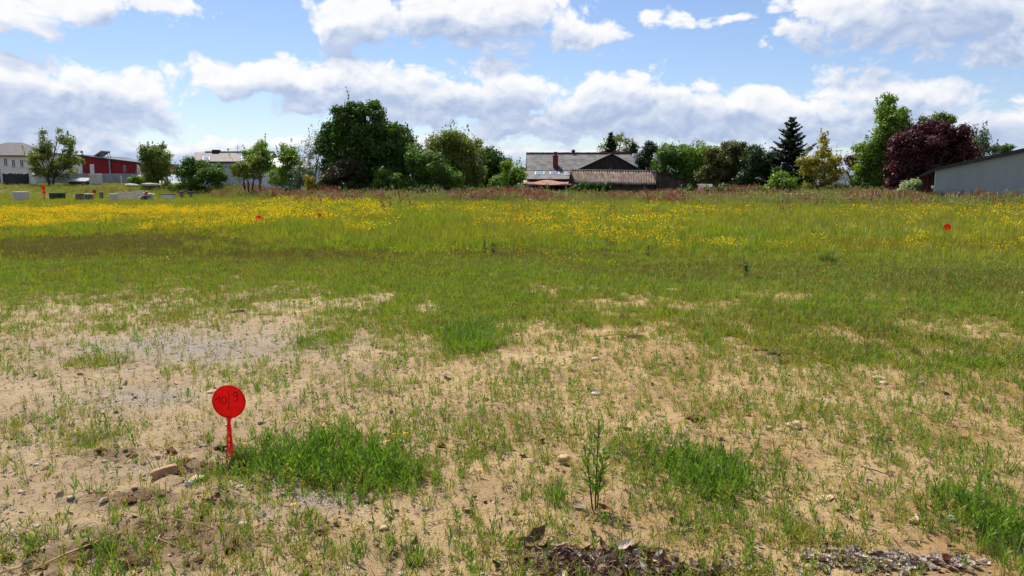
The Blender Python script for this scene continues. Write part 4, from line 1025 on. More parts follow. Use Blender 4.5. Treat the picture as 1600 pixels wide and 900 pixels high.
def tallgrass(coll, name, n, h0, h1, headmat, spread=.3, w=.022, headL=.16, headW=.03):
    V, F_, T_, MI = [], [], [], []
    for i in range(n):
        a = rr.uniform(0, 6.283); r0 = spread * math.sqrt(rr.random()); f0 = len(F_)
        b0 = (math.cos(a) * r0, math.sin(a) * r0, -.01); an = a + rr.uniform(-1, 1)
        if i % 3:
            blade(V, F_, T_, b0, an, rr.uniform(h0, h1) * .72, w * rr.uniform(.7, 1.3), rr.uniform(.02, .3), rr.uniform(0, .4), rr.random() * .5)
            MI += [0] * (len(F_) - f0)
        else:
            hh = rr.uniform(h0, h1) * 1.1; ln = rr.uniform(0, .16)
            blade(V, F_, T_, b0, an, hh, .012, ln, .06, rr.random() * .5); MI += [0] * (len(F_) - f0); f0 = len(F_)
            tip = Vector((b0[0] + math.cos(an) * hh * (ln + .05), b0[1] + math.sin(an) * hh * (ln + .05), hh * .97))
            for q in range(5):
                lance(V, F_, T_, tip - Vector((0, 0, headL * q * .22)), rr.uniform(0, 6.28), headL * rr.uniform(.4, .8), headW, rr.uniform(.5, 1.4), rr.random() * .5, .1)
            MI += [1] * (len(F_) - f0)
    return src(coll, name, V, F_, T_, [GM['tall'], headmat], MI)
cD = newcoll('shapes_tall')                       # tall grass, sorrel
for i in range(4): tallgrass(cD, 'd%02d' % i, 36, .5, .85, GM['seedhead'])
for i in range(4, 7): tallgrass(cD, 'd%02d' % i, 36, .45, .82, GM['sorrel'], .3, .022, .26, .045)
for i in range(7, 10): tallgrass(cD, 'd%02d' % i, 40, .4, .7, GM['tall'])
for i in range(10, 12): stemplant(cD, 'd%02d' % i, .85, 26, .22, .07, [GM['weed']], (.1, .9), stems=4)
cE = newcoll('shapes_flowers')                    # buttercups
def flowers(coll, name, n, h0, h1, spread, size):
    V, F_, T_, MI = [], [], [], []
    for i in range(n):
        a = rr.uniform(0, 6.283); r0 = spread * math.sqrt(rr.random()); f0 = len(F_)
        b0 = (math.cos(a) * r0, math.sin(a) * r0, 0); hh = rr.uniform(h0, h1)
        blade(V, F_, T_, b0, a, hh, .008, .08, .05, rr.random() * .5, 2); MI += [0] * (len(F_) - f0); f0 = len(F_)
        c = Vector((b0[0] + math.cos(a) * hh * .12, b0[1] + math.sin(a) * hh * .12, hh * .985)); s_ = size * rr.uniform(.75, 1.25)
        o = len(V); ti = rr.random() * .5; th = rr.uniform(0, 6.28); tl = (rr.uniform(-.4, .4), rr.uniform(-.4, .4))
        V.append(tuple(c - Vector((0, 0, s_ * .35)))); T_.append(ti)
        for k in range(6):
            x_, y_ = math.cos(th + k * 1.0472), math.sin(th + k * 1.0472); rr_ = s_ * (.55 if k % 2 else .45)
            V.append((c.x + x_ * rr_, c.y + y_ * rr_, c.z + s_ * .22 + (x_ * tl[0] + y_ * tl[1]) * s_)); T_.append(ti)
        for k in range(6): F_.append((o, o + 1 + k, o + 1 + (k + 1) % 6))
        MI += [1] * 6
    return src(coll, name, V, F_, T_, [GM['meadow'], GM['petal']], MI)
for i in range(4): flowers(cE, 'e%02d' % i, 20, .22, .46, .30, .042)
for i in range(4, 7): flowers(cE, 'e%02d' % i, 5, .14, .34, .24, .036)

def scatter(name, pts, idx, scl, coll, label, cat, tilt=.12, zoff=0.0):
    """geometry-nodes instances of the shapes in coll on the given spots"""
    n = len(pts)
    z = height(pts[:, 0], pts[:, 1]) + zoff
    me = mesh_pts(name, np.column_stack([pts, z]))
    rot = np.column_stack([rng.normal(0, tilt, n), rng.normal(0, tilt, n), rng.uniform(0, 2 * np.pi, n)]).astype(np.float32)
    a = me.attributes.new('rot', 'FLOAT_VECTOR', 'POINT'); a.data.foreach_set('vector', rot.ravel())
    a = me.attributes.new('scl', 'FLOAT', 'POINT'); a.data.foreach_set('value', np.asarray(scl, np.float32))
    a = me.attributes.new('idx', 'INT', 'POINT'); a.data.foreach_set('value', np.asarray(idx, np.int32))
    o = obj(name, me)
    t = bpy.data.node_groups.new(name, 'GeometryNodeTree')
    t.interface.new_socket('Geometry', in_out='INPUT', socket_type='NodeSocketGeometry')
    t.interface.new_socket('Geometry', in_out='OUTPUT', socket_type='NodeSocketGeometry')
    g_ = NT(t)
    i_ = g_.n('NodeGroupInput'); o_ = g_.n('NodeGroupOutput')
    ci = g_.n('GeometryNodeCollectionInfo'); ci.inputs['Collection'].default_value = coll
    ci.inputs['Separate Children'].default_value = True; ci.inputs['Reset Children'].default_value = True
    ip = g_.n('GeometryNodeInstanceOnPoints'); ip.inputs['Pick Instance'].default_value = True
    def na(nm, ty):
        q = g_.n('GeometryNodeInputNamedAttribute', data_type=ty); q.inputs['Name'].default_value = nm
        return q.outputs[0]
    g_.link(i_.outputs[0], ip.inputs['Points']); g_.link(ci.outputs[0], ip.inputs['Instance'])
    g_.link(na('idx', 'INT'), ip.inputs['Instance Index'])
    e2r = g_.n('FunctionNodeEulerToRotation'); g_.link(na('rot', 'FLOAT_VECTOR'), e2r.inputs[0])
    g_.link(e2r.outputs[0], ip.inputs['Rotation']); g_.link(na('scl', 'FLOAT'), ip.inputs['Scale'])
    g_.link(ip.outputs[0], o_.inputs[0])
    md = o.modifiers.new('scatter', 'NODES'); md.node_group = t
    tag(o, label, cat, kind='stuff')
    print('SCATTER', name, n)
    return o
def mesh_pts(name, P_):
    me = bpy.data.meshes.new(name); me.vertices.add(len(P_)); me.vertices.foreach_set('co', np.asarray(P_, np.float32).ravel())
    me.update()
    return me
def spots(n, y0, y1, margin=2.5, power=1.0):
    """random ground points in the visible wedge (a little wider), density ~ y**-(power-1)... more per metre nearby for higher power"""
    u_ = rng.random(n)
    if abs(power - 2) < 1e-6: y = y0 * (y1 / y0) ** u_
    else: y = (y0 ** (2 - power) + u_ * (y1 ** (2 - power) - y0 ** (2 - power))) ** (1 / (2 - power))
    x = (rng.random(n) * 2 - 1) * (y * .70 + margin)
    return np.column_stack([x, y])
def screen(p): return proj(p[:, 0], p[:, 1], 0.0)
def sel(p, prob):
    k = rng.random(len(p)) < prob
    return p[k]

# bare soil: shoots, denser in the patches
p = spots(88000, 2.6, 16, 1.5, 1.2)
u, v = screen(p)
c = cover(p[:, 0], p[:, 1])
cl = sstep(.40, .66, fbm(p[:, 0] * 2.2, p[:, 1] * 2.2, 61, 3))
sandy = 1 - .78 * blobs(p[:, 0], p[:, 1], [(330, 540, 300, 38, 1), (180, 620, 200, 34, .95), (60, 740, 170, 60, .8), (460, 785, 110, 24, .9), (640, 800, 110, 20, .55), (1280, 700, 160, 50, .35), (1000, 860, 120, 20, .4), (870, 560, 60, 10, .6)])
pr = np.clip((.17 + .52 * cl) * sandy + c * .8, 0, 1) * (1 - .85 * blobs(p[:, 0], p[:, 1], [(925, 888, 130, 26, 1), (1390, 882, 140, 16, 1)]))
k = rng.random(len(p)) < pr
p, c, v = p[k], c[k], v[k]
big = blobs(p[:, 0], p[:, 1], [q for q in PATCH if q[4] > .9])
typ = rng.random(len(p))
idx = np.where(typ < .42, rng.integers(0, 4, len(p)), np.where(typ < .58, rng.integers(4, 7, len(p)), np.where(typ < .82, rng.integers(7, 10, len(p)), np.where(typ < .92, rng.integers(10, 12, len(p)), rng.integers(12, 14, len(p))))))
lush = rng.random(len(p)) < big * 1.1
idx = np.where(lush, np.where(rng.random(len(p)) < .6, rng.integers(4, 7, len(p)), rng.integers(10, 12, len(p))), idx)
scl = rng.uniform(.35, 1.1, len(p)) * (1 + .25 * np.clip(big, 0, 1)) * np.where(c > .5, 1.1, .95)
scatter('seedling_shoots', p, idx, scl, cA, 'scattered yellow-green shoots growing on the sandy soil', 'shoots', .16)
# extra blades to close the strong patches
p = []
for q in PATCH:
    if q[4] < 1.0: continue
    cx_, cy_ = gnd(q[0], q[1]); rx_ = q[2] * cy_ / FPX; ry_ = abs(gnd(q[0], q[1] - q[3])[1] - gnd(q[0], q[1] + q[3])[1]) / 2
    n_ = int(480 * rx_ * ry_ * 1.9) + 40
    p.append(np.column_stack([cx_ + rng.normal(0, .72, n_) * rx_, cy_ + rng.normal(0, .72, n_) * ry_]))
p = np.concatenate(p)
p = p[rng.random(len(p)) < .10 + 1.2 * sstep(.40, .62, fbm(p[:, 0] * 4.5, p[:, 1] * 4.5, 63, 3))]
scatter('grass_patches', p, np.where(rng.random(len(p)) < .35, rng.integers(4, 7, len(p)), np.where(rng.random(len(p)) < .45, rng.integers(0, 4, len(p)), np.where(rng.random(len(p)) < .2, rng.integers(12, 14, len(p)), rng.integers(7, 12, len(p))))), rng.uniform(.45, 1.25, len(p)), cA, 'dense dark green grass patches on the sandy soil', 'grass', .16)

# short turf between the bare soil and the meadow
p = spots(60000, 6.5, 27, 2.5, 1.6)
u, v = screen(p)
c = cover(p[:, 0], p[:, 1])
pr = np.where(c > .10, np.clip(c ** 1.3 * 1.1, 0, 1), 0) * (1 - sstep(22, 27, p[:, 1]))
k = rng.random(len(p)) < pr
p, u, v, c = p[k], u[k], v[k], c[k]
OLIVE = [(140, 382, 330, 22, 1.2), (420, 402, 260, 14, .9), (600, 372, 130, 9, .7), (820, 400, 260, 16, .6), (1180, 425, 300, 16, .9), (1480, 440, 220, 26, .9), (1380, 520, 240, 40, .55), (1100, 560, 240, 40, .35), (0, 360, 120, 12, .9), (980, 380, 160, 8, .5), (1440, 355, 100, 5, .3), (200, 470, 260, 14, .45)]
ol = np.clip(blobs(p[:, 0], p[:, 1], OLIVE), 0, 1) * (.4 + 1.2 * fbm(p[:, 0] * .5, p[:, 1] * .5, 71, 3))
t1 = rng.random(len(p)); lushp = sstep(.5, .68, fbm(p[:, 0] * .45, p[:, 1] * .6, 73, 4))
idx = np.where(t1 < ol * 1.0 + .22, rng.integers(3, 6, len(p)), np.where(rng.random(len(p)) < .34 + .55 * lushp, rng.integers(6, 8, len(p)), rng.integers(0, 3, len(p))))
scl = rng.uniform(.6, 1.15, len(p)) * (.42 + .48 * c) * np.where(p[:, 1] > 13, 1.2, 1)
scatter('short_turf', p, idx, scl, cB, 'short green turf between the bare soil and the flowers', 'grass', .15)

# meadow
p = spots(62000, 15, 112, 6, 1.25)
u, v = screen(p)
hgt = sstep(14, 24, p[:, 1])
ol = np.clip(blobs(p[:, 0], p[:, 1], OLIVE), 0, 1.2)
pr = np.clip(.15 + hgt, 0, 1) * np.where(p[:, 1] > 60, .8, 1)
k = rng.random(len(p)) < pr
p, u, v, hgt, ol = p[k], u[k], v[k], hgt[k], ol[k]
n1 = fbm(p[:, 0] * .22, p[:, 1] * .22, 81, 4)
t1 = rng.random(len(p))
idx = np.where(t1 < ol * .95, rng.integers(6, 9, len(p)), np.where(rng.random(len(p)) < sstep(.42, .62, n1) * .75, rng.integers(3, 6, len(p)), rng.integers(0, 3, len(p))))
lowl = (1 - sstep(260, 420, u)) * sstep(30, 42, p[:, 1])        # the left part is kept shorter
scl = rng.uniform(.7, 1.25, len(p)) * (1 - .5 * lowl) * (.42 + .45 * hgt + .35 * sstep(26, 55, p[:, 1])) * (1.2 - .62 * np.clip(ol, 0, 1)) * (.8 + .5 * n1)
scatter('meadow_grass', p, idx, scl, cC, 'green meadow grass covering the field', 'grass', .12)

# tall grass with seed heads and reddish sorrel near the far edge
p = spots(30000, 34, 100, 8, 1.0)
u, v = screen(p)
edge = np.interp(u, [-200, 0, 300, 450, 560, 800, 1100, 1250, 1450, 1800], [92, 90, 74, 62, 54, 50, 46, 44, 40, 36])
pr = sstep(0, 8, p[:, 1] - edge + 7 * (fbm(p[:, 0] * .15, p[:, 1] * .15, 91, 3) - .5))
left = (1 - sstep(250, 420, u))
pr = np.clip(pr * (1 - .6 * left) + .012 * (1 - left), 0, 1)
k = rng.random(len(p)) < pr
p, u, v = p[k], u[k], v[k]
redz = np.exp(-((u - 860) / 430) ** 2) * 1.1 + .15
redz = redz * sstep(.46, .66, fbm(p[:, 0] * .30, p[:, 1] * .16, 95, 4)) * 1.0
t1 = rng.random(len(p))
idx = np.where(t1 < redz, rng.integers(4, 7, len(p)), np.where(t1 < redz + .22, rng.integers(0, 4, len(p)), rng.integers(7, 10, len(p))))
scl = rng.uniform(.6, 1.25, len(p)) * (.55 + 1.0 * fbm(p[:, 0] * .25, p[:, 1] * .2, 99, 3)) * np.where(u < 330, .62, 1.0)
scatter('tall_grass', p, idx, scl, cD, 'tall seeding grass and reddish sorrel along the far edge', 'grass', .1)

# nettles and brambles at the foot of the far trees
p = np.column_stack([rng.uniform(-52, 52, 5200), rng.uniform(66, 78, 5200)])
u, v = screen(p)
den = np.interp(u, [-100, 200, 330, 480, 560, 800, 830, 900, 1030, 1100, 1420, 1700], [0, 0, 0, .03, .3, .5, .15, .1, .1, .4, .35, .1])
k = (rng.random(len(p)) < den * .8) & ((p[:, 1] < 71) | (u < 810) | (u > 1095))
p = p[k]
scatter('bramble_undergrowth', p, rng.integers(10, 12, len(p)), rng.uniform(.8, 1.75, len(p)), cD, 'dark nettles and brambles at the foot of the far trees', 'undergrowth', .12)

# buttercups
p = spots(46000, 16, 100, 4, 1.0)
u, v = screen(p)
n1 = fbm(p[:, 0] * .28, p[:, 1] * .22, 111, 5)
n2 = fbm(p[:, 0] * 1.1, p[:, 1] * .7, 113, 3)
front = np.interp(u, [-200, 0, 130, 260, 420, 520, 640, 800, 1000, 1250, 1450, 1800], [364, 362, 370, 368, 358, 374, 356, 366, 398, 402, 398, 396])
backv = np.interp(u, [-200, 0, 380, 450, 600, 800, 1000, 1150, 1300, 1800], [331, 331, 329, 318, 321, 328, 326, 318, 316, 312])
zone = sstep(-4, 14, front - v + 34 * (n1 - .5)) * sstep(-3, 5, v - backv + 10 * (n2 - .5))
amt = np.interp(u, [-200, 0, 330, 450, 620, 700, 900, 1000, 1200, 1400, 1600, 1900], [.95, .95, .88, .62, .5, .32, .5, .42, .24, .28, .48, .48])
pr = zone * amt * (.12 + 1.05 * sstep(.40, .60, n1 * .6 + n2 * .4 + .16 * (amt - .5)))
far_l = sstep(-2, 2, 304 - v) * (1 - sstep(210, 260, u)) * .8 + sstep(-3, 2, 306 - v) * np.exp(-((u - 1110) / 110) ** 2) * .5 * sstep(0, 6, v - 298)
pr = np.clip(np.maximum(pr, far_l), 0, 1)
k = rng.random(len(p)) < pr
p, u, v, amt = p[k], u[k], v[k], amt[k]
idx = np.where(rng.random(len(p)) < amt * .9, rng.integers(0, 4, len(p)), rng.integers(4, 7, len(p)))
scl = rng.uniform(.55, 1.3, len(p)) * np.interp(p[:, 1], [16, 26, 50, 100], [.62, .85, 1.12, 1.25]) * (1 - .25 * (1 - sstep(300, 460, u)))
scatter('buttercups', p, idx, scl, cE, 'yellow buttercups massed across the meadow', 'wildflowers', .1)
p = spots(700, 11, 26, 2, 1.2); u, v = screen(p)
k = (v < 420) & (fbm(p[:, 0] * .4, p[:, 1] * .4, 121, 3) > .54)
p = p[k]
scatter('buttercup_outliers', p, rng.integers(4, 7, len(p)), rng.uniform(.5, .75, len(p)), cE, 'sparse yellow buttercups in the shorter grass', 'wildflowers', .1)

# gravel and straw
cG = newcoll('shapes_gravel')
STONE = plain('pebble', hexc(196, 180, 156), hexc(130, 114, 96), .85, 30.0, .3, 60)
STONE_G = plain('pebble_grey', hexc(186, 174, 158), hexc(122, 110, 98), .95, 30.0, .3, 60)
CLOD = plain('clod', hexc(118, 88, 62), hexc(70, 50, 36), .97, 14.0, .9, 40, .05)
STRAW = plain('straw', hexc(190, 160, 110), hexc(120, 92, 62), .8, 12.0)
def rock_np(seed, sx, sy, sz, sub=1, rough=.25):
    import bmesh
    bm = bmesh.new(); bmesh.ops.create_icosphere(bm, subdivisions=sub, radius=1)
    r = random.Random(seed); ph = [(r.uniform(0, 6), r.uniform(1.2, 3.2), Vector((r.gauss(0, 1), r.gauss(0, 1), r.gauss(0, 1))).normalized()) for _ in range(6)]
    for v_ in bm.verts:
        k = 1 + rough * sum(math.sin(v_.co.dot(d_) * f_ * 2 + p_) for p_, f_, d_ in ph) / 3 + r.uniform(-rough, rough) * .3
        v_.co = Vector((v_.co.x * sx * k, v_.co.y * sy * k, v_.co.z * sz * k))
    me = bpy.data.meshes.new('rock'); bm.to_mesh(me); bm.free()
    return me
for i in range(6):
    me = rock_np(i, .011, .009, .006, 1, .3); me.materials.append([STONE, STONE_G, CLOD][i % 3])
    cG.objects.link(bpy.data.objects.new('g%02d' % i, me))
for i in range(6, 9):
    b = MB(); L = .035 + .02 * (i - 6); b.tube([(-L, 0, .004), (0, .006 * (i - 7), .009), (L, 0, .003)], [.0012, .0016, .001], 4)
    me = b.mesh('straw', STRAW); cG.objects.link(bpy.data.objects.new('g%02d' % i, me))
p = spots(26000, 2.6, 11, 1.0, 1.6)
c = cover(p[:, 0], p[:, 1]); gr_ = np.clip(blobs(p[:, 0], p[:, 1], GRAVEL), 0, 1); ro_ = np.clip(blobs(p[:, 0], p[:, 1], ROUGH), 0, 1)
k = rng.random(len(p)) < (.16 + .62 * gr_ + .7 * ro_) * (1 - .6 * c)
p, gr_, ro_ = p[k], gr_[k], ro_[k]
t1 = rng.random(len(p))
idx = np.where(t1 < .22, rng.integers(6, 9, len(p)), np.where(rng.random(len(p)) < ro_, rng.choice([2, 5], len(p)), np.where(rng.random(len(p)) < gr_, rng.choice([1, 4], len(p)), rng.choice([0, 3, 2], len(p)))))
scl = np.exp(rng.normal(-.5, .55, len(p))) * np.where(rng.random(len(p)) < ro_ * .6, 2.2, 1)
scatter('gravel', p, idx, np.clip(scl, .2, 3.2), cG, 'loose pebbles and straw bits on the sandy soil', 'gravel', .3)

# ------------------------------------------------------------------ red survey markers
RED = leafmat('red_plastic', G((236, 14, 18), (234, 14, 18)), .5, .35, hexc(196, 30, 24), 22.0, rough=.42, spec=.4, tmul=(1.15, .8, .8))
RED_FADED = plain('red_plastic_faded', hexc(196, 40, 28), hexc(176, 36, 28), .5, 9.0)
INK = plain('marker_ink', hexc(34, 10, 12), None, .6)
def ring(b, cx, cz, r0, y0, y1, n=40, sx=1.0):
    b.prism([(cx + sx * r0 * math.cos(2 * math.pi * i / n), cz + r0 * math.sin(2 * math.pi * i / n)) for i in range(n)], y0, y1)
def strip(b, pts, w, y):
    """a pen stroke lying on the plate"""
    for i in range(len(pts) - 1):
        p0, p1 = Vector(pts[i]), Vector(pts[i + 1]); d = (p1 - p0).normalized(); n_ = Vector((-d.y, d.x)) * w / 2; e = d * w * .3
        q = [p0 - n_ - e, p1 - n_ + e, p1 + n_ + e, p0 + n_ - e]
        b.add([(p.x, y - .00035 - .00012 * (i % 3), p.y) for p in q], [(0, 1, 2, 3)])
def marker(label, u, v_base, Y=None, k=1.0, rz=0.0, mt=None, number=False, lift=0.0, tilt=0.0):
    if Y is None: x, Y = gnd(u, v_base)
    else: x = X(u, Y)
    root = thing('survey_marker', label, 'marker', (x, Y, hz1(x, Y) + lift), rz, 'red survey markers')
    root.rotation_euler = (0, tilt, rz); root.scale = (k, k, k)
    mt = mt or RED; R_ = .098; zc = .335
    b = MB(); ring(b, 0, zc, R_, -.003, .003)
    d_ = b.build('disc', mt, root)
    rim = MB(); n = 40
    for i in range(n):
        a0, a1 = 2 * math.pi * i / n, 2 * math.pi * (i + 1) / n
        rim.prism([(math.cos(a0) * (R_ - .005), zc + math.sin(a0) * (R_ - .005)), (math.cos(a0) * (R_ + .001), zc + math.sin(a0) * (R_ + .001)), (math.cos(a1) * (R_ + .001), zc + math.sin(a1) * (R_ + .001)), (math.cos(a1) * (R_ - .005), zc + math.sin(a1) * (R_ - .005))][::-1], -.0045, -.0031)
    rim.build('rim', mt, d_)
    def C(x_, y_): return ((x_ - 235) / 155 * R_, zc - (y_ - 280) / 155 * R_)
    s_ = MB()
    s_.prism([C(212, 500), C(244, 500), C(246, 450), C(272, 424), C(196, 420), C(216, 450)][::1], -.0029, .0029)      # neck
    s_.prism([C(238, 830), C(268, 830), C(246, 499), C(228, 499)], -.004, .004)                                       # broad leg
    s_.prism([C(205, 830), C(215, 830), C(226, 499), C(212, 499)], -.004, .004)                                       # thin leg
    for yy, hh in ((596, 16), (660, 22), (700, 8)): s_.prism([C(212, yy + hh), C(250, yy + hh), C(248, yy), C(214, yy)], -.003, .003)
    s_.prism([C(205, 830), C(268, 830), C(250, 905), C(236, 930), C(222, 905)][::-1][::-1], -.0035, .0035)
    s_.build('stake', mt, root)
    if number:
        t_ = MB(); w_ = .0048; y = -.0032
        strip(t_, [C(108, 268), C(128, 256), C(150, 236), C(149, 300)], w_, y)
        strip(t_, [C(190 + 21 * math.sin(a * .5236), 268 - 35 * math.cos(a * .5236)) for a in range(13)], w_, y)
        strip(t_, [C(233, 172), C(237, 215), C(236, 262), C(232, 350)], w_ * .8, y)
        strip(t_, [C(297 + 17 * math.sin(a * .5236), 208 - 21 * math.cos(a * .5236)) for a in range(13)], w_, y)
        strip(t_, [C(312, 190), C(319, 220), C(318, 246), C(304, 266), C(282, 276)], w_, y)
        t_.build('handwritten_number', INK, d_)
    return root
marker('near red disc marker numbered 10 and 9 beside the grass patch', 360, 716, None, 1.0, R(-2), None, True, 0.005, R(1.5))
marker('small red disc marker standing among the yellow flowers at left', 402, 0, 27.5, 1.0, R(10), None, False, .06)
marker('dull brownish red disc marker right of the left flower marker', 497, 0, 30.5, .85, R(35), RED_FADED, False, .10)
marker('bright red disc marker in the flowers at far right', 1485, 0, 22.3, 1.0, R(-8), None, False, .03)
marker('dark red faint marker just left of the bright far right marker', 1467.5, 0, 25.0, .55, R(50), RED_FADED, False, .24)
marker('red marker plate between the dark drum and the slatted crate', 146.5, 0, 64, 1.5, R(20), RED_FADED, False, .45)
xm, ym = X(67.5, 72), 72.0
mk = thing('survey_pole', 'red pole marker with two plates right of the pale box', 'marker', (xm, ym, hz1(xm, ym)), 0, 'red survey markers')
MB().box(-.03, .03, -.02, .02, -.2, Z(291, 72) - hz1(xm, ym)).build('pole', RED_FADED, mk)
zz = hz1(xm, ym)
MB().box(-.17, .17, -.035, -.022, Z(297, 72) - zz, Z(291, 72) - zz).build('plate', RED, mk)
MB().box(-.14, .20, -.035, -.022, Z(302, 72) - zz, Z(298.5, 72) - zz).build('plate', RED, mk)

# ------------------------------------------------------------------ blocks and crates at the left of the meadow
def bevel(o, w_=.02, seg=2):
    m_ = o.modifiers.new('bevel', 'BEVEL'); m_.width = w_; m_.segments = seg
    return o
def block(name, label, cat, u0, u1, v0, v1, mt, Y, lid=None, depth=None, rz=0.0, slats=False):
    w_ = (u1 - u0) * Y / FPX; x = X((u0 + u1) / 2, Y); g_ = hz1(x, Y); zt = Z(v0, Y) - g_; d_ = depth or w_ * .8
    root = thing(name, label, cat, (x, Y, g_), rz, 'site blocks and crates')
    if slats:
        n = 6
        for i in range(n):
            xa = -w_ / 2 + w_ * i / n
            for y_ in (0, d_):
                MB().box(xa, xa + w_ / n * .6, y_, y_ + .03, -.1, zt - rr.uniform(0, .07)).build('slat', M[mt], root)
        for z_ in (.15, .5, .85): MB().box(-w_ / 2, w_ / 2, .032, .07, zt * z_, zt * z_ + .1).box(-w_ / 2, w_ / 2, d_ - .05, d_ - .002, zt * z_, zt * z_ + .1).build('rail', M[mt], root)
    else:
        bevel(MB().box(-w_ / 2, w_ / 2, 0, d_, -.2, zt - (.08 if lid else 0)).build('body', M[mt], root), .03)
        if lid: bevel(MB().box(-w_ / 2 - .03, w_ / 2 + .03, -.03, d_ + .03, zt - .078, zt).build('lid', M[lid], root), .02)
    return root
block('concrete_box', 'large pale concrete box at the far left of the meadow', 'block', 18, 35.5, 299.5, 314, 'concrete', 70, 'white_paint')
block('green_bin', 'left dark green bin among the grass', 'bin', 75, 84.5, 301.5, 309, 'bin_green', 76, 'dark_metal')
block('green_bin', 'right dark green bin among the grass', 'bin', 88, 97, 301.5, 309, 'bin_green', 77, 'dark_metal')
block('concrete_chamber', 'brown stained square chamber left of the white-topped one', 'block', 116, 126, 302.5, 314, 'concrete_dark', 70)
block('concrete_chamber', 'dark chamber with white lid beside the brown one', 'block', 130.5, 140.5, 302.5, 313, 'concrete_dark', 71, 'white_paint')
block('short_post', 'thin dark stub right of the white-lidded chamber', 'post', 154, 158.5, 299.5, 308, 'concrete_dark', 78, 'concrete')
block('concrete_box', 'small pale box touching the front slatted crate', 'block', 169.5, 178.5, 302.5, 314, 'concrete', 69, 'white_paint')
block('slatted_crate', 'front pale slatted crate behind the yellow flowers', 'crate', 178.8, 198.5, 299.5, 313, 'pallet', 70.5, slats=True, rz=R(4))
block('slatted_crate', 'rear pale slatted crate behind the debris heap', 'crate', 205, 222.5, 297.5, 309, 'pallet', 76, slats=True, rz=R(-5))
block('stained_box', 'low brownish box right of the debris heap', 'block', 252, 268, 303, 312, 'pallet', 72, 'concrete_dark')
block('short_post', 'left of two little dark stubs near the bushes', 'post', 279, 284, 299.5, 306, 'concrete_dark', 80, 'dark_metal')
block('short_post', 'right of two little dark stubs near the bushes', 'post', 293.5, 298.5, 299.5, 306, 'concrete_dark', 80, 'dark_metal')
xd, yd = X(228, 73), 73.0
db = thing('debris_heap', 'heap of dark rubble and boards with a red scrap', 'debris', (xd, yd, hz1(xd, yd)), 0)
for i in range(7):
    o = obj('rubble', rock_np(200 + i, .28, .25, .22, 2, .3), db, (rr.uniform(-.45, .45), rr.uniform(-.3, .3), .2 + .12 * (i % 3)))
    o.data.materials.append(M['concrete_dark'] if i % 2 else M['concrete'])
for i in range(4):
    o = MB().box(-.5, .5, -.05, .05, -.02, .02).build('board', M['pallet'] if i % 2 else M['wood_brown'], db, False, (rr.uniform(-.3, .3), -.3 + .1 * i, .42 + .09 * i)); o.rotation_euler = (.1 * i, rr.uniform(-.35, .35), rr.uniform(-.5, .5))
o = obj('red_scrap', rock_np(230, .16, .12, .09, 2, .3), db, (.02, -.1, .82)); o.data.materials.append(RED_FADED)
for k_, (u_, v_, w_, lab) in enumerate(((205, 289.0, 1.6, 'left pale sack lying at the foot of the hedge'), (236, 288.2, 2.2, 'right pale sack lying before the rounded bushy tree'))):
    Yp = 92; x = X(u_, Yp); o = obj('pale_sack', rock_np(240 + k_, w_ * .5, .4, .2, 2, .15), None, (x, Yp, Z(v_, Yp) - .05)); o.data.materials.append(M['concrete'])
    o.location.z = Z(v_, Yp) - .02; tag(o, lab, 'sack')

# ------------------------------------------------------------------ brick, stones and clods on the soil
BRICK = plain('old_brick', hexc(190, 152, 118), hexc(150, 114, 86), .9, 18.0, .5, 60, .15)
def gpt(u, v, lift=0.0):
    x, y = gnd(u, v)
    for _ in range(3):                                   # settle on the real surface
        z = hz1(x, y); rx_, rz_ = ray(u, v); y = (z - CAMZ) / rz_; x = rx_ * y
    return Vector((x, y, hz1(x, y) + lift))
p = gpt(254, 745)
import bmesh
bm = bmesh.new(); bmesh.ops.create_cube(bm, size=1)
for v_ in bm.verts: v_.co = Vector((v_.co.x * .13, v_.co.y * .065, v_.co.z * .052))
bmesh.ops.bevel(bm, geom=bm.edges[:], offset=.005, segments=2, affect='EDGES')
bmesh.ops.subdivide_edges(bm, edges=bm.edges[:], cuts=1)
for v_ in bm.verts:
    v_.co += Vector((random.uniform(-1, 1), random.uniform(-1, 1), random.uniform(-1, 1))) * .0015
    if v_.co.x > .045 and v_.co.z > .012: v_.co.z -= .006
me = bpy.data.meshes.new('brick'); bm.to_mesh(me); bm.free(); me.materials.append(BRICK)
o = obj('brick', me, None, p + Vector((0, 0.03, .020))); o.rotation_euler = (R(-6), R(-10), R(28))
tag(o, 'single tan brick lying left of the red marker', 'brick')

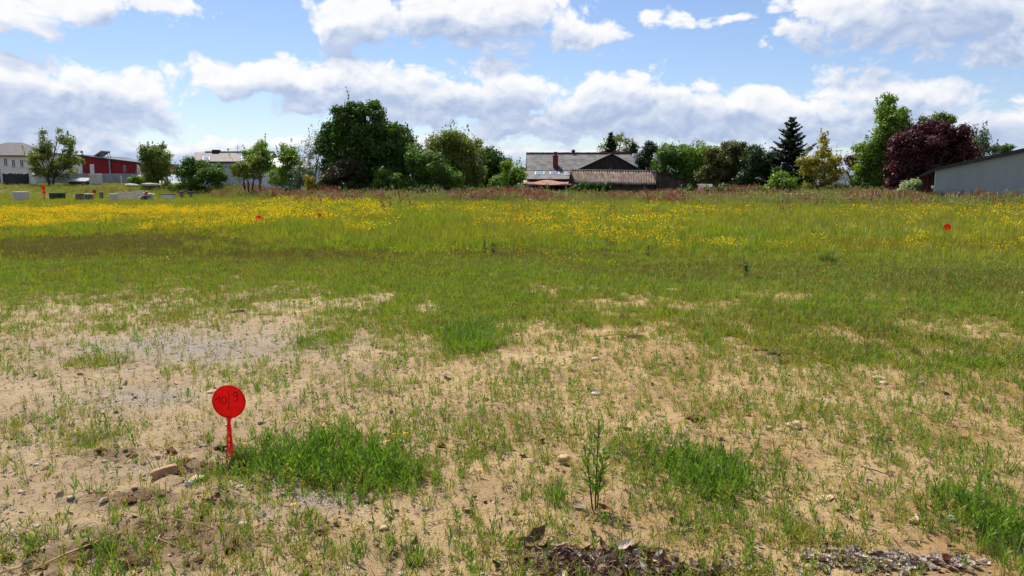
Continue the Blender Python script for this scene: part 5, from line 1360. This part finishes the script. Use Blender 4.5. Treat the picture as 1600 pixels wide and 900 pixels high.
PALE = plain('pale_stone', hexc(212, 186, 146), hexc(178, 150, 112), .85, 40.0, .3, 80)
WHITE = plain('white_stone', hexc(216, 210, 200), hexc(178, 172, 164), .7, 40.0, .3, 80)
GREYS = plain('grey_stone', hexc(168, 164, 158), hexc(116, 112, 106), .85, 40.0, .3, 80)
RUST = plain('rusty_stone', hexc(176, 116, 76), hexc(132, 84, 56), .85, 40.0, .3, 80)
STN = [
    (880, 719, 22, .55, PALE, 'pale flat stone just left of the tall dead weed'),
    (1241, 668, 30, .45, PALE, 'largest pale flat stone beyond the right grass patch'),
    (1202, 671, 13, .7, PALE, 'small rounded pale stone left of the largest pale one'),
    (931, 617, 15, .5, WHITE, 'whitish chip on the bare soil above the tall dead weed'),
    (486, 819, 9, .9, WHITE, 'small round white pebble below the big grass patch'),
    (296, 758, 15, .7, WHITE, 'white quartz lump just right of the brick'),
    (409, 662, 14, .5, GREYS, 'grey chip right of the red marker disc'),
    (331, 613, 16, .4, PALE, 'pale sliver just left behind the red marker disc'),
    (1375, 592, 24, .3, PALE, 'long thin pale sliver at the right in the sparse grass'),
    (1380, 600, 14, .4, PALE, 'short pale chip just below the long thin sliver'),
    (1052, 455, 22, .35, PALE, 'pale flat stone in the turf right of the middle'),
    (1226, 571, 13, .8, RUST, 'orange stone on the edge of the dark hollow'),
    (1368, 684, 18, .35, PALE, 'flat tan chip right of the largest pale stone'),
    (1355, 668, 12, .4, PALE, 'small tan chip above the flat tan one'),
    (1431, 816, 26, .45, PALE, 'long tan stone above the right leaf litter'),
    (1488, 815, 24, .6, GREYS, 'grey lump beside the weeds at lower right'),
    (1536, 716, 8, .8, WHITE, 'tiny white pebble near the right edge'),
    (930, 562, 14, .4, PALE, 'pale chip left of two at the turf border'),
    (960, 560, 10, .4, PALE, 'pale chip right of two at the turf border'),
    (600, 826, 16, .45, PALE, 'flat sandy stone below the big grass patch'),
    (246, 714, 9, .7, PALE, 'small pale pebble above the brick'),
    (57, 727, 8, .7, WHITE, 'little white pebble at the far left'),
    (303, 747, 36, .10, PALE, 'flat tan slab half sunk between brick and marker'),
    (1290, 778, 34, .14, PALE, 'flat buried pale slab left of the right leaf litter'),
    (781, 882, 12, .9, WHITE, 'pale pebble left of the dark leaf pile'),
    (1600, 460, 14, .5, PALE, 'pale stone at the right edge in the turf'),
]
for i, (u_, v_, wpx, fl_, mt, lab) in enumerate(STN):
    p = gpt(u_, v_); w_ = wpx * p.y / FPX / 2
    me = rock_np(300 + i, w_, w_ * .75, w_ * fl_, 2, .22); me.materials.append(mt)
    me.polygons.foreach_set('use_smooth', [i % 2 == 0] * len(me.polygons))
    o = obj('stone', me, None, p + Vector((0, 0, w_ * fl_ * .45))); o.rotation_euler = (rr.uniform(-.15, .15), rr.uniform(-.15, .15), rr.uniform(-.5, .5))
    tag(o, lab, 'stone', 'loose stones')
CLD = [
    (158, 709, 22, 'dark clod left of three in the ridge left of the brick'), (205, 713, 26, 'dark clod in the middle of the ridge left of the brick'),
    (268, 707, 24, 'dark clod just above the brick'), (290, 722, 22, 'dark clod right behind the brick'),
    (156, 773, 20, 'dark clod at the left end of the furrow below the brick'), (200, 784, 30, 'long dark clod in the furrow below the brick'), (250, 776, 18, 'small clod at the right end of the furrow below the brick'),
    (580, 786, 20, 'dark clod at the lower edge of the big grass patch'), (981, 671, 14, 'round dark clod on the bare soil right of the weed'),
    (140, 855, 44, 'large lumpy clod in the lower left mound'), (205, 880, 40, 'clod at the bottom of the lower left mound'), (110, 878, 34, 'left clod of the lower left mound'),
    (345, 700, 26, 'clod pressed against the foot of the red marker'), (985, 527, 36, 'dark earth lump in the turf border right of the middle'),
    (1215, 553, 40, 'dark earth lump in the hollow of the right turf'), (1190, 546, 24, 'left earth lump in the hollow of the right turf'), (1087, 653, 26, 'low dark clod left of the pale stones'),
    (370, 489, 26, 'dark lump at the turf edge beyond the grey gravel'), (1384, 669, 10, 'small dark clod right of the pale stones'), (360, 860, 30, 'clod among the shoots right of the lower left mound'),
    (690, 698, 20, 'dark clod between the big grass patch and the weed'), (500, 834, 22, 'brown clod beside the small round white pebble'), (12, 872, 34, 'dark clod at the lower left edge'),
]
for i, (u_, v_, wpx, lab) in enumerate(CLD):
    p = gpt(u_, v_); w_ = wpx * p.y / FPX / 2 * (.72 if u_ < 400 else .9)
    me = rock_np(400 + i, w_, w_ * .7, w_ * (.42 if v_ > 600 else .18), 3, .42); me.materials.append(CLOD)
    o = obj('soil_clod', me, None, p + Vector((0, 0, w_ * .2 if v_ > 600 else 0))); o.rotation_euler = (0, 0, rr.uniform(-.6, .6))
    tag(o, lab, 'clod', 'clods of dark soil')

# ------------------------------------------------------------------ dead leaves and litter
LEAFC = {k_: plain('dead_leaf_' + k_, a, b_, .75, 30.0, .3, 60, .25) for k_, a, b_ in (
    ('pale', hexc(206, 190, 172), hexc(158, 140, 122)), ('brown', hexc(132, 98, 72), hexc(88, 62, 46)), ('grey', hexc(182, 164, 146), hexc(126, 108, 92)),
    ('red', hexc(158, 86, 58), hexc(110, 58, 42)), ('olive', hexc(140, 138, 60), hexc(104, 104, 48)), ('mint', hexc(186, 206, 168), hexc(150, 178, 138)))}
def leaf_mesh(L, W, curl, fold, seed, mt):
    r = random.Random(seed); V = []; F_ = []; n, m_ = 9, 5
    for i in range(n):
        t = i / (n - 1); w_ = W * math.sin(math.pi * min(max(t, .02), .98)) ** .7 * (1.1 - .35 * t) * (1 + r.uniform(-.12, .12))
        for j in range(m_):
            s_ = (j / (m_ - 1) - .5) * 2
            V.append((L * (t - .5), w_ / 2 * s_, abs(s_) * w_ * fold + curl * L * (2 * t - 1) ** 2 * .5 + r.uniform(-.02, .02) * L))
    for i in range(n - 1):
        for j in range(m_ - 1): F_.append((i * m_ + j, (i + 1) * m_ + j, (i + 1) * m_ + j + 1, i * m_ + j + 1))
    b = MB(); b.add(V, F_); b.tube([(-L * .72, 0, curl * L * .4), (-L * .48, 0, curl * L * .45)], L * .012, 4)
    me = b.mesh('leaf', mt, True)
    return me
DL = [
    (842, 852, 44, .7, .55, 'brown', (.4, -.7, .3), 'big curled dark leaf at the left of the dark leaf pile'), (818, 850, 34, .6, .4, 'grey', (.2, .4, 2.4), 'grey leaf left of the big curled dark leaf'),
    (975, 864, 32, .6, .4, 'pale', (.25, -.3, .5), 'big pale leaf on top of the dark leaf pile'), (952, 878, 26, .5, .5, 'pale', (.5, .2, .4), 'pale leaf fragment below the big pale leaf'),
    (876, 866, 30, .5, .4, 'grey', (.2, .3, 2.8), 'grey leaf at the top left of the dark leaf pile'), (940, 858, 30, .6, .5, 'brown', (.5, -.4, 1.9), 'brown curled leaf left of the big pale leaf'),
    (905, 793, 26, .4, .4, 'grey', (.2, .2, -.4), 'narrow grey leaf left of the weed foot'), (945, 799, 24, .5, .4, 'red', (.3, .2, -.5), 'reddish leaf right of the weed foot'),
    (1050, 818, 16, .8, .4, 'olive', (1.0, .2, .3), 'upright olive leaf on the sand right of the pile'), (1076, 827, 24, .4, .5, 'olive', (.2, -.5, .5), 'slender olive leaf pointing right on the sand'), (1098, 826, 22, .5, .3, 'pale', (.1, .1, .2), 'yellowish leaf next to the slender olive leaf'),
    (1112, 757, 18, .5, .5, 'mint', (.5, -.8, 1.5), 'pale green turned leaf in the right grass patch'), (1097, 745, 14, .5, .5, 'mint', (.4, -.9, 1.2), 'small pale green leaf at left in the right grass patch'),
    (1481, 880, 26, .8, .3, 'red', (.3, .2, .1), 'orange-brown leaf in the right leaf litter'), (1405, 868, 24, .5, .4, 'grey', (.3, .2, .6), 'grey leaf in the middle of the right leaf litter'), (1345, 876, 24, .5, .4, 'pale', (.2, .1, 2.2), 'pale leaf at the left of the right leaf litter'),
    (1440, 884, 26, .5, .4, 'pale', (.3, .3, 1.4), 'pale leaf left of the orange-brown leaf'), (1060, 880, 20, .5, .4, 'grey', (.2, .2, .9), 'grey leaf between the two litter piles'),
]
for i, (u_, v_, Lpx, asp, curl, mk_, ro, lab) in enumerate(DL):
    p = gpt(u_, v_, .012); L = Lpx * p.y / FPX
    if 'pile' in lab and 'weed' not in lab and 'sand' not in lab: p.z += .02
    o = obj('dead_leaf', leaf_mesh(L, L * asp, curl, .35, 500 + i, LEAFC[mk_]), None, p); o.rotation_euler = ro
    tag(o, lab, 'leaf', 'dead leaves')
cL = newcoll('shapes_litter')
for i, k_ in enumerate(('brown', 'grey', 'pale', 'brown', 'pale')):
    cL.objects.link(bpy.data.objects.new('l%02d' % i, leaf_mesh(.062, .036, .4, .3, 600 + i, LEAFC[k_])))
for i in range(5, 8):
    b = MB(); b.tube([(-.05, 0, .004), (0, .008 * (i - 6), .012), (.05, 0, .006)], [.002, .0026, .0015], 4)
    cL.objects.link(bpy.data.objects.new('l%02d' % i, b.mesh('twig', LEAFC['brown' if i < 7 else 'grey'])))
def pile(lst):
    out = []
    for (u_, v_, ru, rv, n) in lst:
        cx_, cy_ = gnd(u_, v_); rx_ = ru * cy_ / FPX; ry_ = abs(gnd(u_, v_ - rv)[1] - gnd(u_, v_ + rv)[1]) / 2
        out.append(np.column_stack([cx_ + rng.normal(0, .5, n) * rx_, cy_ + rng.normal(0, .5, n) * ry_]))
    return np.concatenate(out)
p = pile([(925, 887, 110, 22, 420), (880, 880, 60, 14, 120), (975, 874, 50, 12, 110), (1050, 897, 120, 8, 120)])
scatter('leaf_pile', p, rng.choice([0, 1, 2, 3, 5, 6, 7, 5, 6, 3, 0], len(p)), rng.uniform(.5, 1.3, len(p)), cL, 'dark pile of dead leaves and twigs at the bottom middle', 'leaf litter', .38, .003)
p = pile([(1390, 882, 130, 15, 330), (1330, 874, 60, 9, 60), (1470, 878, 60, 10, 90)])
scatter('leaf_litter', p, rng.choice([1, 2, 4, 1, 7, 2, 0], len(p)), rng.uniform(.4, .95, len(p)), cL, 'grey dead leaf litter at the bottom right', 'leaf litter', .32, .002)
p = spots(11000, 2.7, 9, .6, 1.4)
scatter('plant_debris', p, rng.choice([0, 1, 5, 6, 7, 5, 6], len(p)), np.exp(rng.normal(-1.25, .45, len(p))), cL, 'tiny dead stalks and leaf bits strewn over the soil', 'debris', .4, .003)

# ------------------------------------------------------------------ single plants
def plantmesh(fn):
    V, F_, T_ = [], [], []; fn(V, F_, T_)
    return np.array(V, float), F_, T_
def plant_obj(name, V, F_, T_, m_, parent):
    me = bpy.data.meshes.new(name); me.from_pydata([tuple(v) for v in V], [], F_); me.materials.append(m_)
    a = me.attributes.new('tint', 'FLOAT', 'POINT'); a.data.foreach_set('value', np.array(T_, np.float32)); me.update()
    return obj(name, me, parent)
p = gpt(930, 797)
wd = thing('tall_weed', 'tall half-dead weed with dark stems in the foreground', 'weed', p)
STEM = plain('dead_stem', hexc(96, 68, 50), hexc(62, 44, 36), .85, 20.0)
for i, (dx, hh, bend) in enumerate(((0, .44, .012), (-.028, .33, -.03), (.02, .30, .02))):
    b = MB(); b.tube([(dx * .4, .004 * i, -.02), (dx * .8 + bend * .3, .004 * i, hh * .5), (dx + bend, 0, hh)], [.0042, .0034, .0016], 6); b.build('stem', STEM, wd, True)
    V, F_, T_ = [], [], []
    n = 19
    for j in range(n):
        t = .22 + .76 * j / n
        lance(V, F_, T_, (dx * (.4 + .6 * t) + bend * t, 0, hh * t), j * 2.4 + i, .105 * (1.2 - .6 * t) * rr.uniform(.7, 1.2), .027 * rr.uniform(.7, 1.2), rr.uniform(.5, 1.2), rr.random(), .3)
    plant_obj('foliage', V, F_, T_, GM['shoot_dark'], wd)
V, F_, T_ = [], [], []
for j in range(26): lance(V, F_, T_, (.012 + rr.gauss(0, .003), rr.gauss(0, .003), .36 + .085 * rr.random()), rr.uniform(0, 6.28), .022, .006, rr.uniform(.4, 1.4), rr.random(), .1)
plant_obj('seed_head', V, F_, T_, LM['brown'], wd)
p = gpt(985, 700)
st = thing('grass_stalks', 'thin grass stalks leaning right beyond the tall weed', 'grass', p)
for i, (dx, dz) in enumerate(((.16, .14), (.19, .10), (.12, .17))):
    b = MB(); b.tube([(0, 0, -.01), (dx * .5, .01 * i, dz * .6), (dx, .01 * i, dz)], [.0016, .0013, .0008], 4); b.build('stalk', GM['tall'], st)
    V, F_, T_ = [], [], []
    for j in range(8): lance(V, F_, T_, (dx * (.86 + .02 * j), .01 * i, dz * (.9 + .013 * j)), rr.uniform(-.6, .6), .02, .004, rr.uniform(.2, .9), rr.random(), .1)
    plant_obj('seed_head', V, F_, T_, LM['brown'], st)

def grass_clump(label, u_, v_, wpx, hpx, n, mt, w_=.006, sq=.8, dark=None):
    p = gpt(u_, v_); s_ = p.y / FPX; R0 = wpx / 2 * s_; H = hpx * s_
    V, F_, T_ = [], [], []
    for i in range(n):
        a = rr.uniform(0, 6.283); q = math.sqrt(rr.random()); x_, y_ = math.cos(a) * R0 * q * .8, math.sin(a) * R0 * q * sq
        blade(V, F_, T_, (x_, y_, -.015), a + rr.uniform(-.9, .9), H * rr.uniform(.5, 1.1) * (1.1 - .45 * q), w_ * rr.uniform(.7, 1.3), rr.uniform(.05, .45), rr.uniform(.05, .5), rr.random() * .5)
    root = thing('grass_tuft', label, 'grass', p, 0, 'single grass tufts')
    plant_obj('blades', V, F_, T_, mt, root)
    return root
grass_clump('soft dense grass tuft at the middle turf border', 735, 545, 104, 42, 620, GM['shoot_dark'], .007)
grass_clump('small tuft left of the soft dense grass tuft', 475, 536, 34, 22, 120, GM['shoot_dark'], .007)
grass_clump('dark lone tuft in the flowers at right', 1295, 411, 26, 22, 160, GM['weed'], .016)
grass_clump('bright tuft behind the dark lone tuft', 1290, 398, 30, 26, 120, GM['lush'], .016)
grass_clump('coarse tuft at the lower right edge', 1588, 885, 90, 70, 110, GM['shoot_dark'], .007)
grass_clump('tuft beside the foot of the red marker', 385, 722, 50, 34, 130, GM['shoot_dark'], .0055)
grass_clump('tuft in the lower left mound', 175, 868, 60, 46, 110, GM['shoot_dark'], .006)
grass_clump('small dark tuft in the hollow of the right turf', 1205, 562, 60, 18, 120, GM['weed'], .006)
grass_clump('leafy tuft at the bottom below the big grass patch', 650, 872, 50, 46, 110, GM['shoot_dark'], .006)
grass_clump('tuft left of the tall weed', 868, 780, 44, 46, 110, GM['shoot_dark'], .006)
grass_clump('tuft of low grass at the far left of the soil', 140, 700, 90, 26, 200, GM['shoot'], .0055)
grass_clump('thin tuft beside the right leaf litter', 1250, 838, 56, 44, 110, GM['shoot'], .0055)
for i, (u_, v_, hp, lab) in enumerate(((757, 400, 24, 'left dark docks stalk in the middle of the meadow'), (770, 398, 20, 'right dark docks stalk in the middle of the meadow'), (1165, 428, 14, 'lone thin stalk in the right turf'), (1012, 404, 18, 'leafy thistle at the front of the flowers'))):
    p = gpt(u_, v_); H = hp * p.y / FPX
    root = thing('dock_plant', lab, 'weed', p, 0, 'single meadow weeds')
    b = MB(); b.tube([(0, 0, -.02), (.03, 0, H * .5), (.01, 0, H)], [.007, .005, .003], 5); b.build('stem', STEM, root)
    V, F_, T_ = [], [], []
    for j in range(40): lance(V, F_, T_, (.01, 0, H * rr.uniform(.02, 1) ** 1.5), rr.uniform(0, 6.28), .13 * rr.uniform(.5, 1.1), .035, rr.uniform(.3, 1.2), rr.random(), .3)
    plant_obj('foliage', V, F_, T_, GM['weed'], root)
FLW = plain('dandelion_yellow', hexc(252, 200, 20), hexc(244, 180, 10), .6, 60.0)
def dandelion(u_, v_, label, k=1.0, group='single yellow flowers'):
    p = gpt(u_, v_ + 12 * k); H = 12 * k * p.y / FPX; r0 = 4.3 * k * p.y / FPX
    root = thing('yellow_flower', label, 'flower', p, rr.uniform(0, 6), group)
    MB().tube([(0, 0, -.01), (.004, 0, H)], [.0022, .0016], 5).build('stem', GM['shoot'], root)
    b = MB(); n = 14
    for q in range(3):
        for j in range(n):
            a = 2 * math.pi * j / n + q * .2; r1 = r0 * (1 - .28 * q); z1 = H + r0 * (.10 + .16 * q)
            b.add([(.004 + math.cos(a - .12) * r1 * .25, math.sin(a - .12) * r1 * .25, H), (.004 + math.cos(a - .15) * r1, math.sin(a - .15) * r1, z1), (.004 + math.cos(a + .15) * r1, math.sin(a + .15) * r1, z1), (.004 + math.cos(a + .12) * r1 * .25, math.sin(a + .12) * r1 * .25, H)], [(0, 1, 2, 3)])
    b.build('petals', FLW, root)
for u_, v_, lab in ((459, 469, 'leftmost upper'), (470, 468, 'second upper'), (477, 473, 'third upper'), (487, 471, 'rightmost upper'), (461, 482, 'leftmost lower'), (492, 480, 'rightmost lower'), (478, 491, 'lowest'), (468, 486, 'middle lower')):
    dandelion(u_, v_, lab + ' yellow flower in the little group at the left turf edge', .8, 'yellow flowers at the turf edge')
for u_, v_, lab in ((618, 677, 'left yellow flower at the back of the big grass patch'), (634, 676, 'right yellow flower at the back of the big grass patch'), (606, 689, 'lower yellow flower at the back of the big grass patch'),
                    (749, 733, 'yellow flower between the big grass patch and the weed'), (459, 788, 'yellow flower on the gravel below the big grass patch'), (1524, 799, 'yellow flower in the weeds at lower right'), (1171, 720, 'yellow leafy bloom at the right grass patch')):
    dandelion(u_, v_, lab, 1.0)
